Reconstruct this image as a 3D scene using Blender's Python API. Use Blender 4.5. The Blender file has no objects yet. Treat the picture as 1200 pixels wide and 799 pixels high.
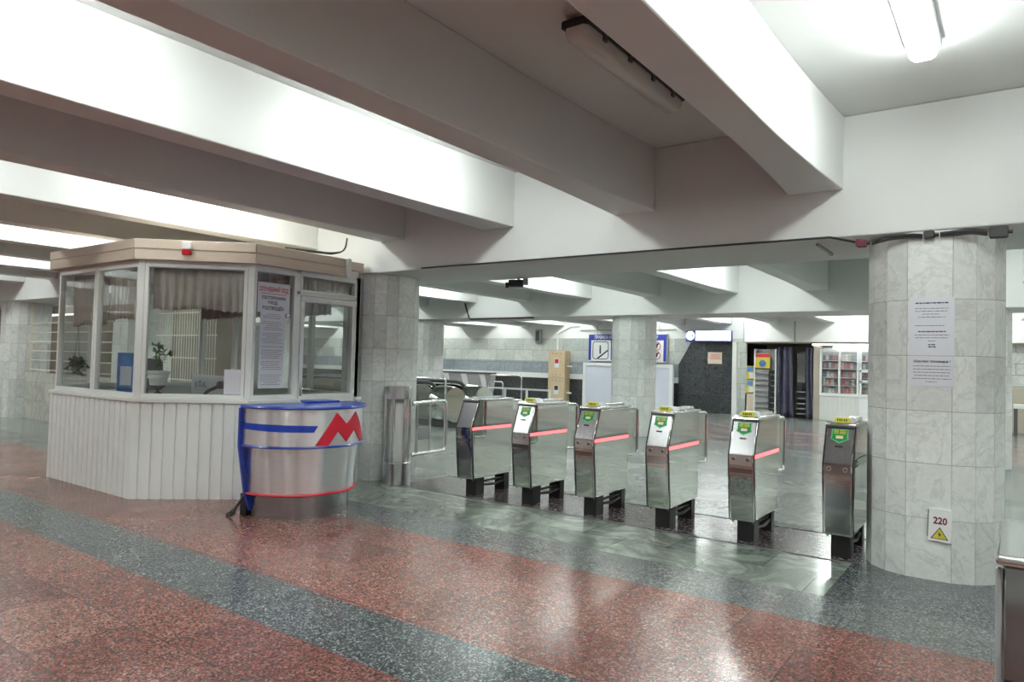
import bpy, bmesh, math, random
from mathutils import Vector, Matrix
random.seed(7)
S = bpy.context.scene
COL = S.collection
PI = math.pi
rad = math.radians

# ------------------------------------------------------------------ mesh builder
class MB:
    def __init__(self):
        self.v, self.f, self.m, self.t = [], [], [], []
    def face(self, pts, mi=0, tone=0.5):
        b = len(self.v)
        self.v += [tuple(p) for p in pts]
        self.f.append(tuple(range(b, b + len(pts)))); self.m.append(mi); self.t.append(tone)
    def poly(self, vs, fs, mi=0, tone=0.5):
        b = len(self.v)
        self.v += [tuple(p) for p in vs]
        for f in fs:
            self.f.append(tuple(b + i for i in f)); self.m.append(mi); self.t.append(tone)
        return self
    def box(self, x0, y0, z0, x1, y1, z1, mi=0, tone=0.5):
        vs = [(x0,y0,z0),(x1,y0,z0),(x1,y1,z0),(x0,y1,z0),(x0,y0,z1),(x1,y0,z1),(x1,y1,z1),(x0,y1,z1)]
        return self.poly(vs, [(3,2,1,0),(4,5,6,7),(0,1,5,4),(1,2,6,5),(2,3,7,6),(3,0,4,7)], mi, tone)
    def prism(self, pts, axis, a, b, mi=0, tone=0.5):
        n = len(pts)
        def P(p, h):
            return {'z': (p[0], p[1], h), 'y': (p[0], h, p[1]), 'x': (h, p[0], p[1])}[axis]
        vs = [P(p, a) for p in pts] + [P(p, b) for p in pts]
        fs = [tuple(range(n - 1, -1, -1)), tuple(range(n, 2 * n))]
        fs += [(i, (i + 1) % n, n + (i + 1) % n, n + i) for i in range(n)]
        return self.poly(vs, fs, mi, tone)
    def frame(self, M, fn):
        """run fn(builder) in a local frame M"""
        sub = MB(); fn(sub)
        b = len(self.v)
        self.v += [tuple(M @ Vector(p)) for p in sub.v]
        self.f += [tuple(b + i for i in f) for f in sub.f]; self.m += sub.m; self.t += sub.t
        return self
    def tube(self, pts, r, n=10, mi=0, closed=False, taper=None):
        pts = [Vector(p) for p in pts]
        k = len(pts)
        rings = []
        up = None
        for i, p in enumerate(pts):
            if closed:
                d = (pts[(i + 1) % k] - pts[i - 1]).normalized()
            else:
                d = (pts[min(i + 1, k - 1)] - pts[max(i - 1, 0)]).normalized()
            if up is None:
                up = d.orthogonal().normalized()
            up = (up - d * up.dot(d))
            if up.length < 1e-6: up = d.orthogonal()
            up.normalize()
            s = d.cross(up)
            rr = r if taper is None else r * taper[i]
            rings.append([p + up * (rr * math.cos(2*PI*j/n)) + s * (rr * math.sin(2*PI*j/n)) for j in range(n)])
        vs = [q for ring in rings for q in ring]
        fs = []
        for i in range(k if closed else k - 1):
            a, b = i * n, ((i + 1) % k) * n
            fs += [(a + j, a + (j + 1) % n, b + (j + 1) % n, b + j) for j in range(n)]
        if not closed:
            fs += [tuple(range(n - 1, -1, -1)), tuple((k - 1) * n + j for j in range(n))]
        return self.poly(vs, fs, mi)
    def cyl(self, p0, p1, r, n=16, mi=0):
        return self.tube([p0, p1], r, n, mi)
    def lathe(self, prof, c=(0, 0, 0), n=32, a0=0.0, a1=2*PI, mi=0, cap=False):
        full = abs(a1 - a0 - 2*PI) < 1e-6
        k = n if full else n + 1
        vs, fs = [], []
        for i in range(k):
            a = a0 + (a1 - a0) * i / n
            for r, z in prof:
                vs.append((c[0] + r*math.cos(a), c[1] + r*math.sin(a), c[2] + z))
        p = len(prof)
        for i in range(n):
            A, B = i * p, ((i + 1) % k) * p
            fs += [(A + j, B + j, B + j + 1, A + j + 1) for j in range(p - 1)]
        if cap and not full:
            fs += [tuple(range(p)), tuple((k-1)*p + j for j in range(p-1, -1, -1))]
        return self.poly(vs, fs, mi)
    def arcpatch(self, c, r, pts, mi=0, th=0.003):
        """a polygon given in (degrees, z) wrapped on a vertical cylinder"""
        bm = bmesh.new()
        vs = [bm.verts.new((a, z, 0)) for a, z in pts]
        bm.faces.new(vs)
        lo = min(a for a, _ in pts); hi = max(a for a, _ in pts)
        x = math.floor(lo / 4) * 4 + 4
        while x < hi:
            bmesh.ops.bisect_plane(bm, geom=bm.verts[:] + bm.edges[:] + bm.faces[:], plane_co=(x, 0, 0), plane_no=(1, 0, 0))
            x += 4
        bmesh.ops.triangulate(bm, faces=bm.faces[:])
        bm.verts.index_update()
        P = lambda v, rr: (c[0] + rr*math.cos(rad(v.co.x)), c[1] + rr*math.sin(rad(v.co.x)), c[2] + v.co.y)
        b = len(self.v)
        self.v += [P(v, r + th) for v in bm.verts]
        for f in bm.faces:
            self.f.append(tuple(b + v.index for v in f.verts)); self.m.append(mi); self.t.append(0.5)
        b = len(self.v)
        for e in bm.edges:
            if e.is_boundary:
                q = [P(e.verts[0], r + th), P(e.verts[1], r + th), P(e.verts[1], r - .002), P(e.verts[0], r - .002)]
                self.face(q, mi)
        bm.free()
        return self
    def text(self, s, size, origin, xd, yd, mi=0, align='CENTER', th=0.0008, bold=0.0, sx=1.0):
        cu = bpy.data.curves.new('lettering', 'FONT')
        cu.body = s; cu.size = size; cu.align_x = align; cu.align_y = 'CENTER'; cu.offset = bold
        cu.resolution_u = 3
        ob = bpy.data.objects.new('lettering', cu)
        COL.objects.link(ob)
        dg = bpy.context.evaluated_depsgraph_get()
        me = bpy.data.meshes.new_from_object(ob.evaluated_get(dg))
        o, xd, yd = Vector(origin), Vector(xd).normalized(), Vector(yd).normalized()
        zd = xd.cross(yd)
        b = len(self.v)
        self.v += [tuple(o + xd*(v.co.x*sx) + yd*v.co.y + zd*th) for v in me.vertices]
        for p in me.polygons:
            self.f.append(tuple(b + i for i in p.vertices)); self.m.append(mi); self.t.append(0.5)
        bpy.data.objects.remove(ob); bpy.data.curves.remove(cu); bpy.data.meshes.remove(me)
        return self
    def lines(self, o, xd, yd, w, rows, h=0.004, mi=1, th=0.0008, seed=1, jag=True):
        """rows of small unreadable print: (y, x-start, x-end) in sheet fractions of width"""
        rnd = random.Random(seed)
        o, xd, yd = Vector(o), Vector(xd).normalized(), Vector(yd).normalized()
        zd = xd.cross(yd)
        for y, a, b in rows:
            x = a
            while x < b:
                l = min(rnd.uniform(.03, .11) * 1.0, b - x)
                p = o + xd*(x*w) + yd*y + zd*th
                q = xd*(l*w)
                up = yd*h
                self.face([p, p+q, p+q+up, p+up], mi)
                x += l + .018
        return self
    def build(self, name, mats, parent=None, smooth=30, bevel=0.0, seg=2, recalc=True, weld=True):
        me = bpy.data.meshes.new(name)
        me.from_pydata(self.v, [], self.f)
        if not isinstance(mats, (list, tuple)): mats = [mats]
        for m in mats: me.materials.append(m)
        me.polygons.foreach_set('material_index', self.m)
        at = me.attributes.new('tone', 'FLOAT', 'FACE')
        at.data.foreach_set('value', self.t)
        if recalc or weld:
            bm = bmesh.new(); bm.from_mesh(me)
            if weld: bmesh.ops.remove_doubles(bm, verts=bm.verts[:], dist=1e-5)
            if recalc: bmesh.ops.recalc_face_normals(bm, faces=bm.faces[:])
            bm.to_mesh(me); bm.free()
        if smooth:
            me.polygons.foreach_set('use_smooth', [True] * len(me.polygons))
            me.set_sharp_from_angle(angle=rad(smooth))
        me.update()
        o = bpy.data.objects.new(name, me)
        COL.objects.link(o)
        if bevel:
            md = o.modifiers.new('edge', 'BEVEL'); md.width = bevel; md.segments = seg
            md.limit_method = 'ANGLE'; md.angle_limit = rad(40)
        if parent: o.parent = parent
        return o

def tag(o, label=None, cat=None, group=None, kind=None):
    if label: o['label'] = label
    if cat: o['category'] = cat
    if group: o['group'] = group
    if kind: o['kind'] = kind
    return o
def thing(name, label, cat, loc=(0, 0, 0), rz=0.0, group=None):
    o = bpy.data.objects.new(name, None)
    o.location = loc; o.rotation_euler = (0, 0, rz); o.empty_display_size = .1
    COL.objects.link(o)
    return tag(o, label, cat, group)
def struct(o, label=None):
    o['kind'] = 'structure'
    if label: o['label'] = label
    return o
def dup(root, loc, label, group=None, skip=()):
    r = root.copy(); COL.objects.link(r); r.location = loc; r['label'] = label
    if group: r['group'] = group
    for ch in list(root.children):
        if ch.name.split('.')[0] in skip: continue
        c = ch.copy(); COL.objects.link(c); c.parent = r
        for g in ch.children:
            d = g.copy(); COL.objects.link(d); d.parent = c
    return r
def rrect(x0, y0, x1, y1, r, n=5):
    out = []
    for cx, cy, a in ((x1-r, y0+r, -90), (x1-r, y1-r, 0), (x0+r, y1-r, 90), (x0+r, y0+r, 180)):
        for i in range(n + 1):
            t = rad(a + 90*i/n); out.append((cx + r*math.cos(t), cy + r*math.sin(t)))
    return out
def bend(pts, r=.05, n=6):
    """round the corners of a polyline"""
    pts = [Vector(p) for p in pts]; out = [pts[0]]
    for a, b, c in zip(pts, pts[1:], pts[2:]):
        u, w = (a - b).normalized(), (c - b).normalized()
        k = min(r, (a-b).length*.49, (c-b).length*.49)
        p, q = b + u*k, b + w*k
        for i in range(n + 1):
            t = i / n; out.append(p*(1-t)**2 + b*(2*t*(1-t)) + q*t*t)
    out.append(pts[-1])
    return out

# ------------------------------------------------------------------ materials
def new_mat(name):
    m = bpy.data.materials.new(name); m.use_nodes = True
    nt = m.node_tree
    bs = nt.nodes.get('Principled BSDF')
    return m, nt, bs
def N(nt, t, **kw):
    n = nt.nodes.new(t)
    for k, v in kw.items():
        if k in n.bl_rna.properties: setattr(n, k, v)
        else: n.inputs[k].default_value = v
    return n
def ramp(nt, src, stops, interp='LINEAR'):
    r = nt.nodes.new('ShaderNodeValToRGB'); cr = r.color_ramp; cr.interpolation = interp
    while len(cr.elements) < len(stops): cr.elements.new(.5)
    for e, (p, c) in zip(cr.elements, stops):
        e.position = p; e.color = (*c, 1) if len(c) == 3 else c
    nt.links.new(src, r.inputs[0]); return r
def mixc(nt, a, b, fac, mode='MIX'):
    n = nt.nodes.new('ShaderNodeMix'); n.data_type = 'RGBA'; n.blend_type = mode
    for s, v in ((n.inputs[0], fac), (n.inputs[6], a), (n.inputs[7], b)):
        if hasattr(v, 'is_linked'): nt.links.new(v, s)
        else: s.default_value = v if not isinstance(v, tuple) else (*v, 1)
    return n.outputs[2]
def coords(nt, scale=(1, 1, 1)):
    t = nt.nodes.new('ShaderNodeTexCoord'); mp = nt.nodes.new('ShaderNodeMapping')
    mp.inputs['Scale'].default_value = scale
    nt.links.new(t.outputs['Object'], mp.inputs[0]); return mp.outputs[0]

def plain(name, c, rough=.5, metal=0.0, bump=0.0, bscale=60, var=0.06, vscale=3.0, spec=.5, coat=0.0, stretch=(1, 1, 1)):
    m, nt, bs = new_mat(name)
    co = coords(nt, stretch)
    nz = N(nt, 'ShaderNodeTexNoise', Scale=vscale, Detail=5.0, Roughness=.6); nt.links.new(co, nz.inputs['Vector'])
    lo = tuple(max(0, x*(1-var)) for x in c); hi = tuple(min(1, x*(1+var)) for x in c)
    r = ramp(nt, nz.outputs['Fac'], [(.3, lo), (.7, hi)])
    nt.links.new(r.outputs[0], bs.inputs['Base Color'])
    bs.inputs['Roughness'].default_value = rough; bs.inputs['Metallic'].default_value = metal
    bs.inputs['Specular IOR Level'].default_value = spec
    bs.inputs['Coat Weight'].default_value = coat
    if bump:
        n2 = N(nt, 'ShaderNodeTexNoise', Scale=bscale, Detail=4.0); nt.links.new(co, n2.inputs['Vector'])
        bp = N(nt, 'ShaderNodeBump', Strength=bump, Distance=.01); nt.links.new(n2.outputs['Fac'], bp.inputs['Height'])
        nt.links.new(bp.outputs[0], bs.inputs['Normal'])
    return m

def emit(name, c, strength, base=(.8, .8, .8)):
    m, nt, bs = new_mat(name)
    bs.inputs['Base Color'].default_value = (*base, 1)
    bs.inputs['Emission Color'].default_value = (*c, 1)
    bs.inputs['Emission Strength'].default_value = strength
    bs.inputs['Roughness'].default_value = .4
    nz = N(nt, 'ShaderNodeTexNoise', Scale=4.0)
    r = ramp(nt, nz.outputs['Fac'], [(.3, tuple(x*.97 for x in base)), (.7, base)])
    nt.links.new(r.outputs[0], bs.inputs['Base Color'])
    return m

def glass(name, tint=(.93, .96, .95), refl=1.0):
    m = bpy.data.materials.new(name); m.use_nodes = True; nt = m.node_tree
    for n in list(nt.nodes): nt.nodes.remove(n)
    out = nt.nodes.new('ShaderNodeOutputMaterial'); mx = nt.nodes.new('ShaderNodeMixShader')
    tr = N(nt, 'ShaderNodeBsdfTransparent'); tr.inputs[0].default_value = (*tint, 1)
    gl = N(nt, 'ShaderNodeBsdfGlossy', Roughness=.02); gl.inputs[0].default_value = (.95, .97, 1, 1)
    fr = N(nt, 'ShaderNodeLayerWeight', Blend=.5)
    pw = N(nt, 'ShaderNodeMath', operation='POWER'); pw.inputs[1].default_value = 5.0
    nt.links.new(fr.outputs['Facing'], pw.inputs[0])
    ml = N(nt, 'ShaderNodeMath', operation='MULTIPLY_ADD'); ml.inputs[1].default_value = .9*refl; ml.inputs[2].default_value = .045*refl
    nt.links.new(pw.outputs[0], ml.inputs[0]); nt.links.new(ml.outputs[0], mx.inputs[0])
    nt.links.new(tr.outputs[0], mx.inputs[1]); nt.links.new(gl.outputs[0], mx.inputs[2])
    nt.links.new(mx.outputs[0], out.inputs[0])
    return m

def granite(name, grains, bw, bh, off=.5, tone=.12, rough=.17, seam=(.05, .05, .05), scale=62.0, warm=None, msz=.004, shift=(0, 0)):
    """polished stone slabs: crystal grains, a tone per slab, thin joints"""
    m, nt, bs = new_mat(name)
    t = nt.nodes.new('ShaderNodeTexCoord').outputs['Object']
    vo = N(nt, 'ShaderNodeTexVoronoi', Scale=scale, Randomness=1.0); nt.links.new(t, vo.inputs['Vector'])
    sp = nt.nodes.new('ShaderNodeSeparateColor'); nt.links.new(vo.outputs['Color'], sp.inputs[0])
    r1 = ramp(nt, sp.outputs[0], grains, 'LINEAR')
    nz = N(nt, 'ShaderNodeTexNoise', Scale=16.0, Detail=6.0, Roughness=.65); nt.links.new(t, nz.inputs['Vector'])
    r2 = ramp(nt, nz.outputs['Fac'], [(.3, (.72, .72, .72)), (.7, (1.25, 1.25, 1.25))])
    c = mixc(nt, r1.outputs[0], r2.outputs[0], .8, 'MULTIPLY')
    big = N(nt, 'ShaderNodeTexNoise', Scale=1.3, Detail=3.0); nt.links.new(t, big.inputs['Vector'])
    r3 = ramp(nt, big.outputs['Fac'], [(.35, (.85, .85, .85)), (.65, (1.12, 1.12, 1.12))])
    c = mixc(nt, c, r3.outputs[0], .7, 'MULTIPLY')
    mp = N(nt, 'ShaderNodeMapping'); mp.inputs['Location'].default_value = (shift[0], shift[1], 0); nt.links.new(t, mp.inputs[0])
    br = N(nt, 'ShaderNodeTexBrick', offset=off, Scale=1.0); nt.links.new(mp.outputs[0], br.inputs['Vector'])
    br.inputs['Brick Width'].default_value = bw; br.inputs['Row Height'].default_value = bh
    br.inputs['Mortar Size'].default_value = msz; br.inputs['Mortar Smooth'].default_value = .2
    lo = 1 - tone; hi = 1 + tone
    wl, wh = (warm or ((1, 1, 1), (1, 1, 1)))
    br.inputs['Color1'].default_value = (lo*wl[0], lo*wl[1], lo*wl[2], 1); br.inputs['Color2'].default_value = (hi*wh[0], hi*wh[1], hi*wh[2], 1)
    br.inputs['Mortar'].default_value = (*[s*8 for s in seam], 1)
    c = mixc(nt, c, br.outputs['Color'], 1.0, 'MULTIPLY')
    nt.links.new(c, bs.inputs['Base Color'])
    rn = N(nt, 'ShaderNodeMapRange'); rn.inputs[1].default_value = .3; rn.inputs[2].default_value = .7
    rn.inputs[3].default_value = rough*.8; rn.inputs[4].default_value = rough*1.35
    nt.links.new(big.outputs['Fac'], rn.inputs[0]); nt.links.new(rn.outputs[0], bs.inputs['Roughness'])
    bs.inputs['Specular IOR Level'].default_value = .62
    return m

def marble(name, base, vein, rough=.3, scale=2.2, brick=None, tone=.1, axis='xz', attr=True, vw=.05, seam=(.35, .35, .34), colour_pairs=None):
    m, nt, bs = new_mat(name)
    t = nt.nodes.new('ShaderNodeTexCoord').outputs['Object']
    off = t
    if attr:
        at = N(nt, 'ShaderNodeAttribute'); at.attribute_name = 'tone'
        ml = N(nt, 'ShaderNodeMath', operation='MULTIPLY'); ml.inputs[1].default_value = 37.0
        nt.links.new(at.outputs['Fac'], ml.inputs[0])
        cb = nt.nodes.new('ShaderNodeCombineXYZ'); nt.links.new(ml.outputs[0], cb.inputs[0]); nt.links.new(ml.outputs[0], cb.inputs[1])
        ad = N(nt, 'ShaderNodeVectorMath', operation='ADD'); nt.links.new(t, ad.inputs[0]); nt.links.new(cb.outputs[0], ad.inputs[1])
        off = ad.outputs[0]
    nz = N(nt, 'ShaderNodeTexNoise', Scale=scale, Detail=8.0, Roughness=.62, Distortion=1.6); nt.links.new(off, nz.inputs['Vector'])
    mid = tuple(a*.75 + b*.25 for a, b in zip(base, vein))
    r = ramp(nt, nz.outputs['Fac'], [(.28, tuple(x*.9 for x in base)), (.5-vw, base), (.5, vein), (.5+vw, mid), (.72, tuple(min(1, x*1.08) for x in base))])
    fine = N(nt, 'ShaderNodeTexNoise', Scale=scale*14, Detail=5.0); nt.links.new(off, fine.inputs['Vector'])
    r2 = ramp(nt, fine.outputs['Fac'], [(.3, (.93, .93, .93)), (.7, (1.05, 1.05, 1.05))])
    c = mixc(nt, r.outputs[0], r2.outputs[0], .9, 'MULTIPLY')
    if attr:
        r3 = ramp(nt, at.outputs['Fac'], [(0, (1-tone,)*3), (1, (1+tone,)*3)])
        c = mixc(nt, c, r3.outputs[0], 1.0, 'MULTIPLY')
    if brick:
        sx = nt.nodes.new('ShaderNodeSeparateXYZ'); nt.links.new(t, sx.inputs[0])
        cb2 = nt.nodes.new('ShaderNodeCombineXYZ')
        nt.links.new(sx.outputs['XYZ'.index(axis[0].upper())], cb2.inputs[0]); nt.links.new(sx.outputs['XYZ'.index(axis[1].upper())], cb2.inputs[1])
        br = N(nt, 'ShaderNodeTexBrick', offset=.5, Scale=1.0); nt.links.new(cb2.outputs[0], br.inputs['Vector'])
        br.inputs['Brick Width'].default_value = brick[0]; br.inputs['Row Height'].default_value = brick[1]
        br.inputs['Mortar Size'].default_value = brick[2] if len(brick) > 2 else .004
        a, b = colour_pairs or ((1-tone,)*3, (1+tone,)*3)
        br.inputs['Color1'].default_value = (*a, 1); br.inputs['Color2'].default_value = (*b, 1)
        br.inputs['Mortar'].default_value = (*seam, 1)
        c = mixc(nt, c, br.outputs['Color'], 1.0, 'MULTIPLY')
    nt.links.new(c, bs.inputs['Base Color'])
    bs.inputs['Roughness'].default_value = rough
    return m

M = {}
M['paint'] = plain('white_ceiling_paint', (.71, .72, .71), .55, bump=.12, bscale=35, var=.02, vscale=1.5, spec=.3)
M['wallpaint'] = plain('white_wall_paint', (.78, .78, .76), .6, bump=.1, bscale=30, var=.03, vscale=1.2, spec=.3)
M['cream'] = plain('cream_metal_paint', (.72, .68, .58), .45)
M['brownwall'] = plain('brown_wall_facing', (.20, .165, .13), .55, var=.12)
M['beigewall'] = plain('beige_wall_paint', (.42, .37, .30), .6, var=.05)
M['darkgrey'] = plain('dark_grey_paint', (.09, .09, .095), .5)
M['black'] = plain('black_metal_paint', (.012, .012, .013), .45)
M['rubber'] = plain('black_rubber', (.015, .015, .016), .35)
M['cable'] = plain('black_cable', (.03, .028, .03), .5)
M['steel'] = plain('mirror_steel', (.57, .60, .56), .045, 1.0, var=.05, vscale=2.0)
M['steel_dark'] = plain('dark_mirror_steel', (.32, .33, .34), .1, 1.0, var=.06)
M['brushed'] = plain('brushed_steel', (.62, .63, .65), .24, 1.0, var=.09, vscale=5.0, stretch=(22, 22, .6))
M['brushed_dark'] = plain('brushed_dark_steel', (.36, .36, .38), .22, 1.0, var=.1, vscale=5.0, stretch=(22, 22, .6))
M['drum'] = plain('brushed_drum_steel', (.90, .92, .96), .30, 1.0, var=.05, vscale=5.0, stretch=(1, 1, 30))
M['lid'] = plain('satin_steel', (.70, .71, .71), .18, 1.0, var=.05)
def aniso(m, v, r):
    nt = m.node_tree; bs = nt.nodes['Principled BSDF']
    tg = N(nt, 'ShaderNodeTangent', direction_type='RADIAL', axis='Z'); nt.links.new(tg.outputs[0], bs.inputs['Tangent'])
    bs.inputs['Anisotropic'].default_value = v; bs.inputs['Anisotropic Rotation'].default_value = r
aniso(M['drum'], .85, 0.25)
M['blue'] = plain('blue_laminate', (.012, .045, .36), .28, var=.06, coat=.3)
M['red'] = plain('red_film', (.55, .012, .035), .35, var=.05)
M['blue_film'] = plain('blue_film', (.012, .05, .42), .35, var=.05)
M['cladding'] = plain('white_profiled_sheet', (.80, .83, .81), .42, var=.03, vscale=2, bump=.03)
M['upvc'] = plain('white_window_profile', (.78, .80, .78), .35, var=.03)
M['fascia'] = plain('beige_siding', (.60, .50, .41), .5, var=.05, stretch=(.4, .4, 12))
M['glass'] = glass('window_glass', (.955, .97, .965), 1.15)
M['curtain'] = plain('beige_satin_curtain', (.47, .43, .385), .42, var=.12, vscale=8)
M['curtain_dark'] = plain('brown_curtain', (.24, .185, .16), .6, var=.12, vscale=8)
M['paper'] = plain('white_paper', (.70, .71, .77), .6, var=.02)
M['ink'] = plain('grey_print', (.16, .16, .2), .7)
M['ink_black'] = plain('black_print', (.02, .02, .03), .7)
M['red_print'] = plain('red_print', (.55, .02, .06), .6)
M['green'] = plain('green_sticker', (.005, .22, .03), .35)
M['green_rim'] = plain('light_green_sticker_edge', (.12, .55, .28), .4)
M['yellow'] = plain('yellow_film', (.62, .52, .06), .4)
M['white'] = plain('white_plastic', (.78, .79, .79), .35, var=.02)
M['grey'] = plain('grey_plastic', (.36, .37, .38), .4, var=.04)
M['greydark'] = plain('charcoal_fabric', (.055, .06, .075), .8, var=.15)
M['beige_box'] = plain('beige_cabinet_paint', (.58, .45, .29), .5, var=.05)
M['purple'] = plain('grey_violet_cloth', (.085, .08, .125), .75, var=.18, vscale=6)
M['leaf'] = plain('green_leaf', (.035, .12, .03), .45, var=.35, vscale=20)
M['soil'] = plain('soil', (.03, .022, .015), .9)
M['maroon'] = plain('maroon_paint', (.13, .012, .035), .5)
M['amber'] = emit('amber_display_face', (.75, .75, .08), .12, (.58, .56, .06))
M['redlight'] = emit('red_light_bar', (1.0, .13, .14), 1.5, (.6, .1, .1))
M['redglass'] = plain('red_lens', (.5, .004, .012), .2, coat=.5)
M['lamp'] = emit('fluorescent_lens', (.93, 1.0, .965), 30.0)
M['lamp_off'] = plain('unlit_lens', (.66, .66, .62), .25, var=.08, stretch=(14, 1, 14))
M['signlight'] = emit('lit_sign_face', (.93, .96, 1.0), 2.2)
M['tube'] = emit('lit_tube', (.95, 1.0, .98), 3.6)
M['teal'] = emit('teal_icon', (.1, .6, .55), .6, (.1, .5, .45))
M['bluesign'] = plain('blue_sign_band', (.02, .035, .30), .4)
M['granite_red'] = granite('red_granite', [(0, (.05, .03, .03)), (.25, (.13, .055, .05)), (.45, (.185, .066, .056)), (.65, (.225, .084, .07)), (.85, (.255, .125, .105)), (1, (.31, .22, .195))],
    .75, .51, tone=.2, warm=((1.0, .9, .92), (1.02, 1.08, 1.02)), scale=100, rough=.21, shift=(.2, .083))
M['granite_dark'] = granite('dark_granite', [(0, (.02, .024, .028)), (.35, (.045, .053, .06)), (.6, (.08, .094, .10)), (.8, (.145, .167, .17)), (1, (.28, .31, .30))],
    .75, .6, tone=.08, scale=105, rough=.2, shift=(.3, .05))
M['granite_grey'] = granite('grey_granite', [(0, (.05, .056, .058)), (.4, (.10, .112, .115)), (.7, (.145, .16, .16)), (1, (.23, .25, .245))],
    .75, .6, tone=.1, scale=95, rough=.21, shift=(.1, .118))
M['granite_brown'] = granite('brown_granite', [(0, (.02, .016, .018)), (.4, (.06, .045, .05)), (.7, (.12, .095, .1)), (1, (.26, .23, .23))],
    .75, .6, tone=.12, scale=60, shift=(.1, 1.1))
M['granite_rose'] = granite('pale_rose_granite', [(0, (.10, .075, .08)), (.4, (.22, .165, .165)), (.7, (.30, .235, .23)), (1, (.42, .36, .35))],
    .75, .6, tone=.1, scale=58, shift=(.1, .4))
def slab_green(name, base, vein, bw, bh, tone, rough=.16):
    m = marble(name, base, vein, rough, 1.5, brick=(bw, bh, .004), tone=tone, axis='xy', attr=False, vw=.12, seam=(.3, .3, .3), colour_pairs=((.66, .70, .68), (1.14, 1.13, 1.08)))
    m.node_tree.nodes['Principled BSDF'].inputs['Specular IOR Level'].default_value = .6
    return m
M['green_marble'] = slab_green('green_marble_slabs', (.36, .405, .36), (.16, .19, .175), .78, .5, .2)
M['grey_slabs'] = slab_green('grey_marble_slabs', (.27, .285, .28), (.20, .215, .21), .9, .6, .1, .19)
M['column_marble'] = marble('column_marble', (.73, .755, .735), (.60, .62, .605), .27, 2.2, tone=.10, attr=True, vw=.03)
M['grout'] = plain('grey_joint', (.17, .17, .165), .8)
M['wall_marble'] = marble('wall_marble', (.60, .61, .57), (.51, .53, .51), .35, 1.6, brick=(.9, .5, .008), tone=.1, attr=False, vw=.06, seam=(.55, .55, .55), colour_pairs=((.70, .75, .77), (1.1, 1.09, 1.05)))
M['wall_marble_blue'] = marble('blue_grey_marble', (.33, .37, .40), (.27, .30, .335), .35, 1.8, brick=(.9, .5, .008), attr=False, vw=.07, seam=(.55, .55, .55), colour_pairs=((.82, .84, .86), (1.12, 1.1, 1.08)))
M['black_marble'] = marble('black_gabbro', (.014, .015, .018), (.075, .08, .085), .3, 9.0, brick=(1.2, .6, .006), attr=False, vw=.07, seam=(1.8, 1.8, 1.8), colour_pairs=((.85, .85, .85), (1.2, 1.2, 1.2)))
M['tile_white'] = plain('white_glazed_tile', (.70, .71, .68), .3, var=.03)
M['goods'] = None
def goods_mat():
    m, nt, bs = new_mat('printed_covers')
    co = coords(nt, (1, 1, 1))
    vo = N(nt, 'ShaderNodeTexVoronoi', Scale=9.0, distance='CHEBYCHEV'); nt.links.new(co, vo.inputs['Vector'])
    hs = N(nt, 'ShaderNodeHueSaturation', Saturation=.75, Value=.8); nt.links.new(vo.outputs['Color'], hs.inputs['Color'])
    c = mixc(nt, hs.outputs[0], (.45, .3, .3), .35)
    nt.links.new(c, bs.inputs['Base Color']); bs.inputs['Roughness'].default_value = .4
    return m
M['goods'] = goods_mat()
M['pic'] = plain('coloured_poster', (.12, .25, .5), .4, var=.9, vscale=3)
M['bluebox'] = plain('blue_printed_card', (.08, .2, .5), .45, var=.6, vscale=9)

# ------------------------------------------------------------------ layout
YG1, YG1B = 5.945, 7.17          # near girder, front and rear faces
YG2, YG2B = 13.33, 14.55
YW = 22.62
ZC, ZJ, ZG = 3.51, 2.926, 2.55
P0, PJ, WJ = -1.10, 1.598, .4416
XL, XR, YB = -31.0, 3.2, -7.0

# floor ------------------------------------------------------------
fl = MB()
FM = ['granite_red', 'granite_dark', 'granite_grey', 'green_marble', 'granite_brown', 'grey_slabs', 'granite_rose']
def zone(x0, y0, x1, y1, m): fl.face([(x0, y0, 0), (x1, y0, 0), (x1, y1, 0), (x0, y1, 0)], FM.index(m))
zone(XL, YB, XR, 2.417, 'granite_red')
zone(XL, 2.417, XR, 2.945, 'granite_dark')
zone(XL, 2.945, XR, 4.482, 'granite_red')
zone(XL, 4.482, XR, 5.05, 'granite_grey')
zone(-1.035, 5.05, XR, 7.2, 'granite_dark')
zone(XL, 5.05, -1.035, 6.03, 'green_marble')
zone(XL, 6.03, -6.0, 7.2, 'grey_slabs')
zone(-6.0, 6.03, -1.035, 6.98, 'granite_brown')
zone(-6.0, 6.98, -1.035, 7.2, 'green_marble')
zone(XL, 7.2, XR, 9.9, 'grey_slabs')
zone(XL, 9.9, XR, 10.4, 'granite_grey')
zone(XL, 10.4, XR, 13.4, 'grey_slabs')
zone(XL, 13.4, XR, 14.2, 'granite_grey')
zone(XL, 14.2, XR, 18.6, 'granite_rose')
zone(XL, 18.6, XR, YW + .3, 'grey_slabs')
struct(fl.build('floor', [M[k] for k in FM], smooth=0, weld=False))

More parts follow.
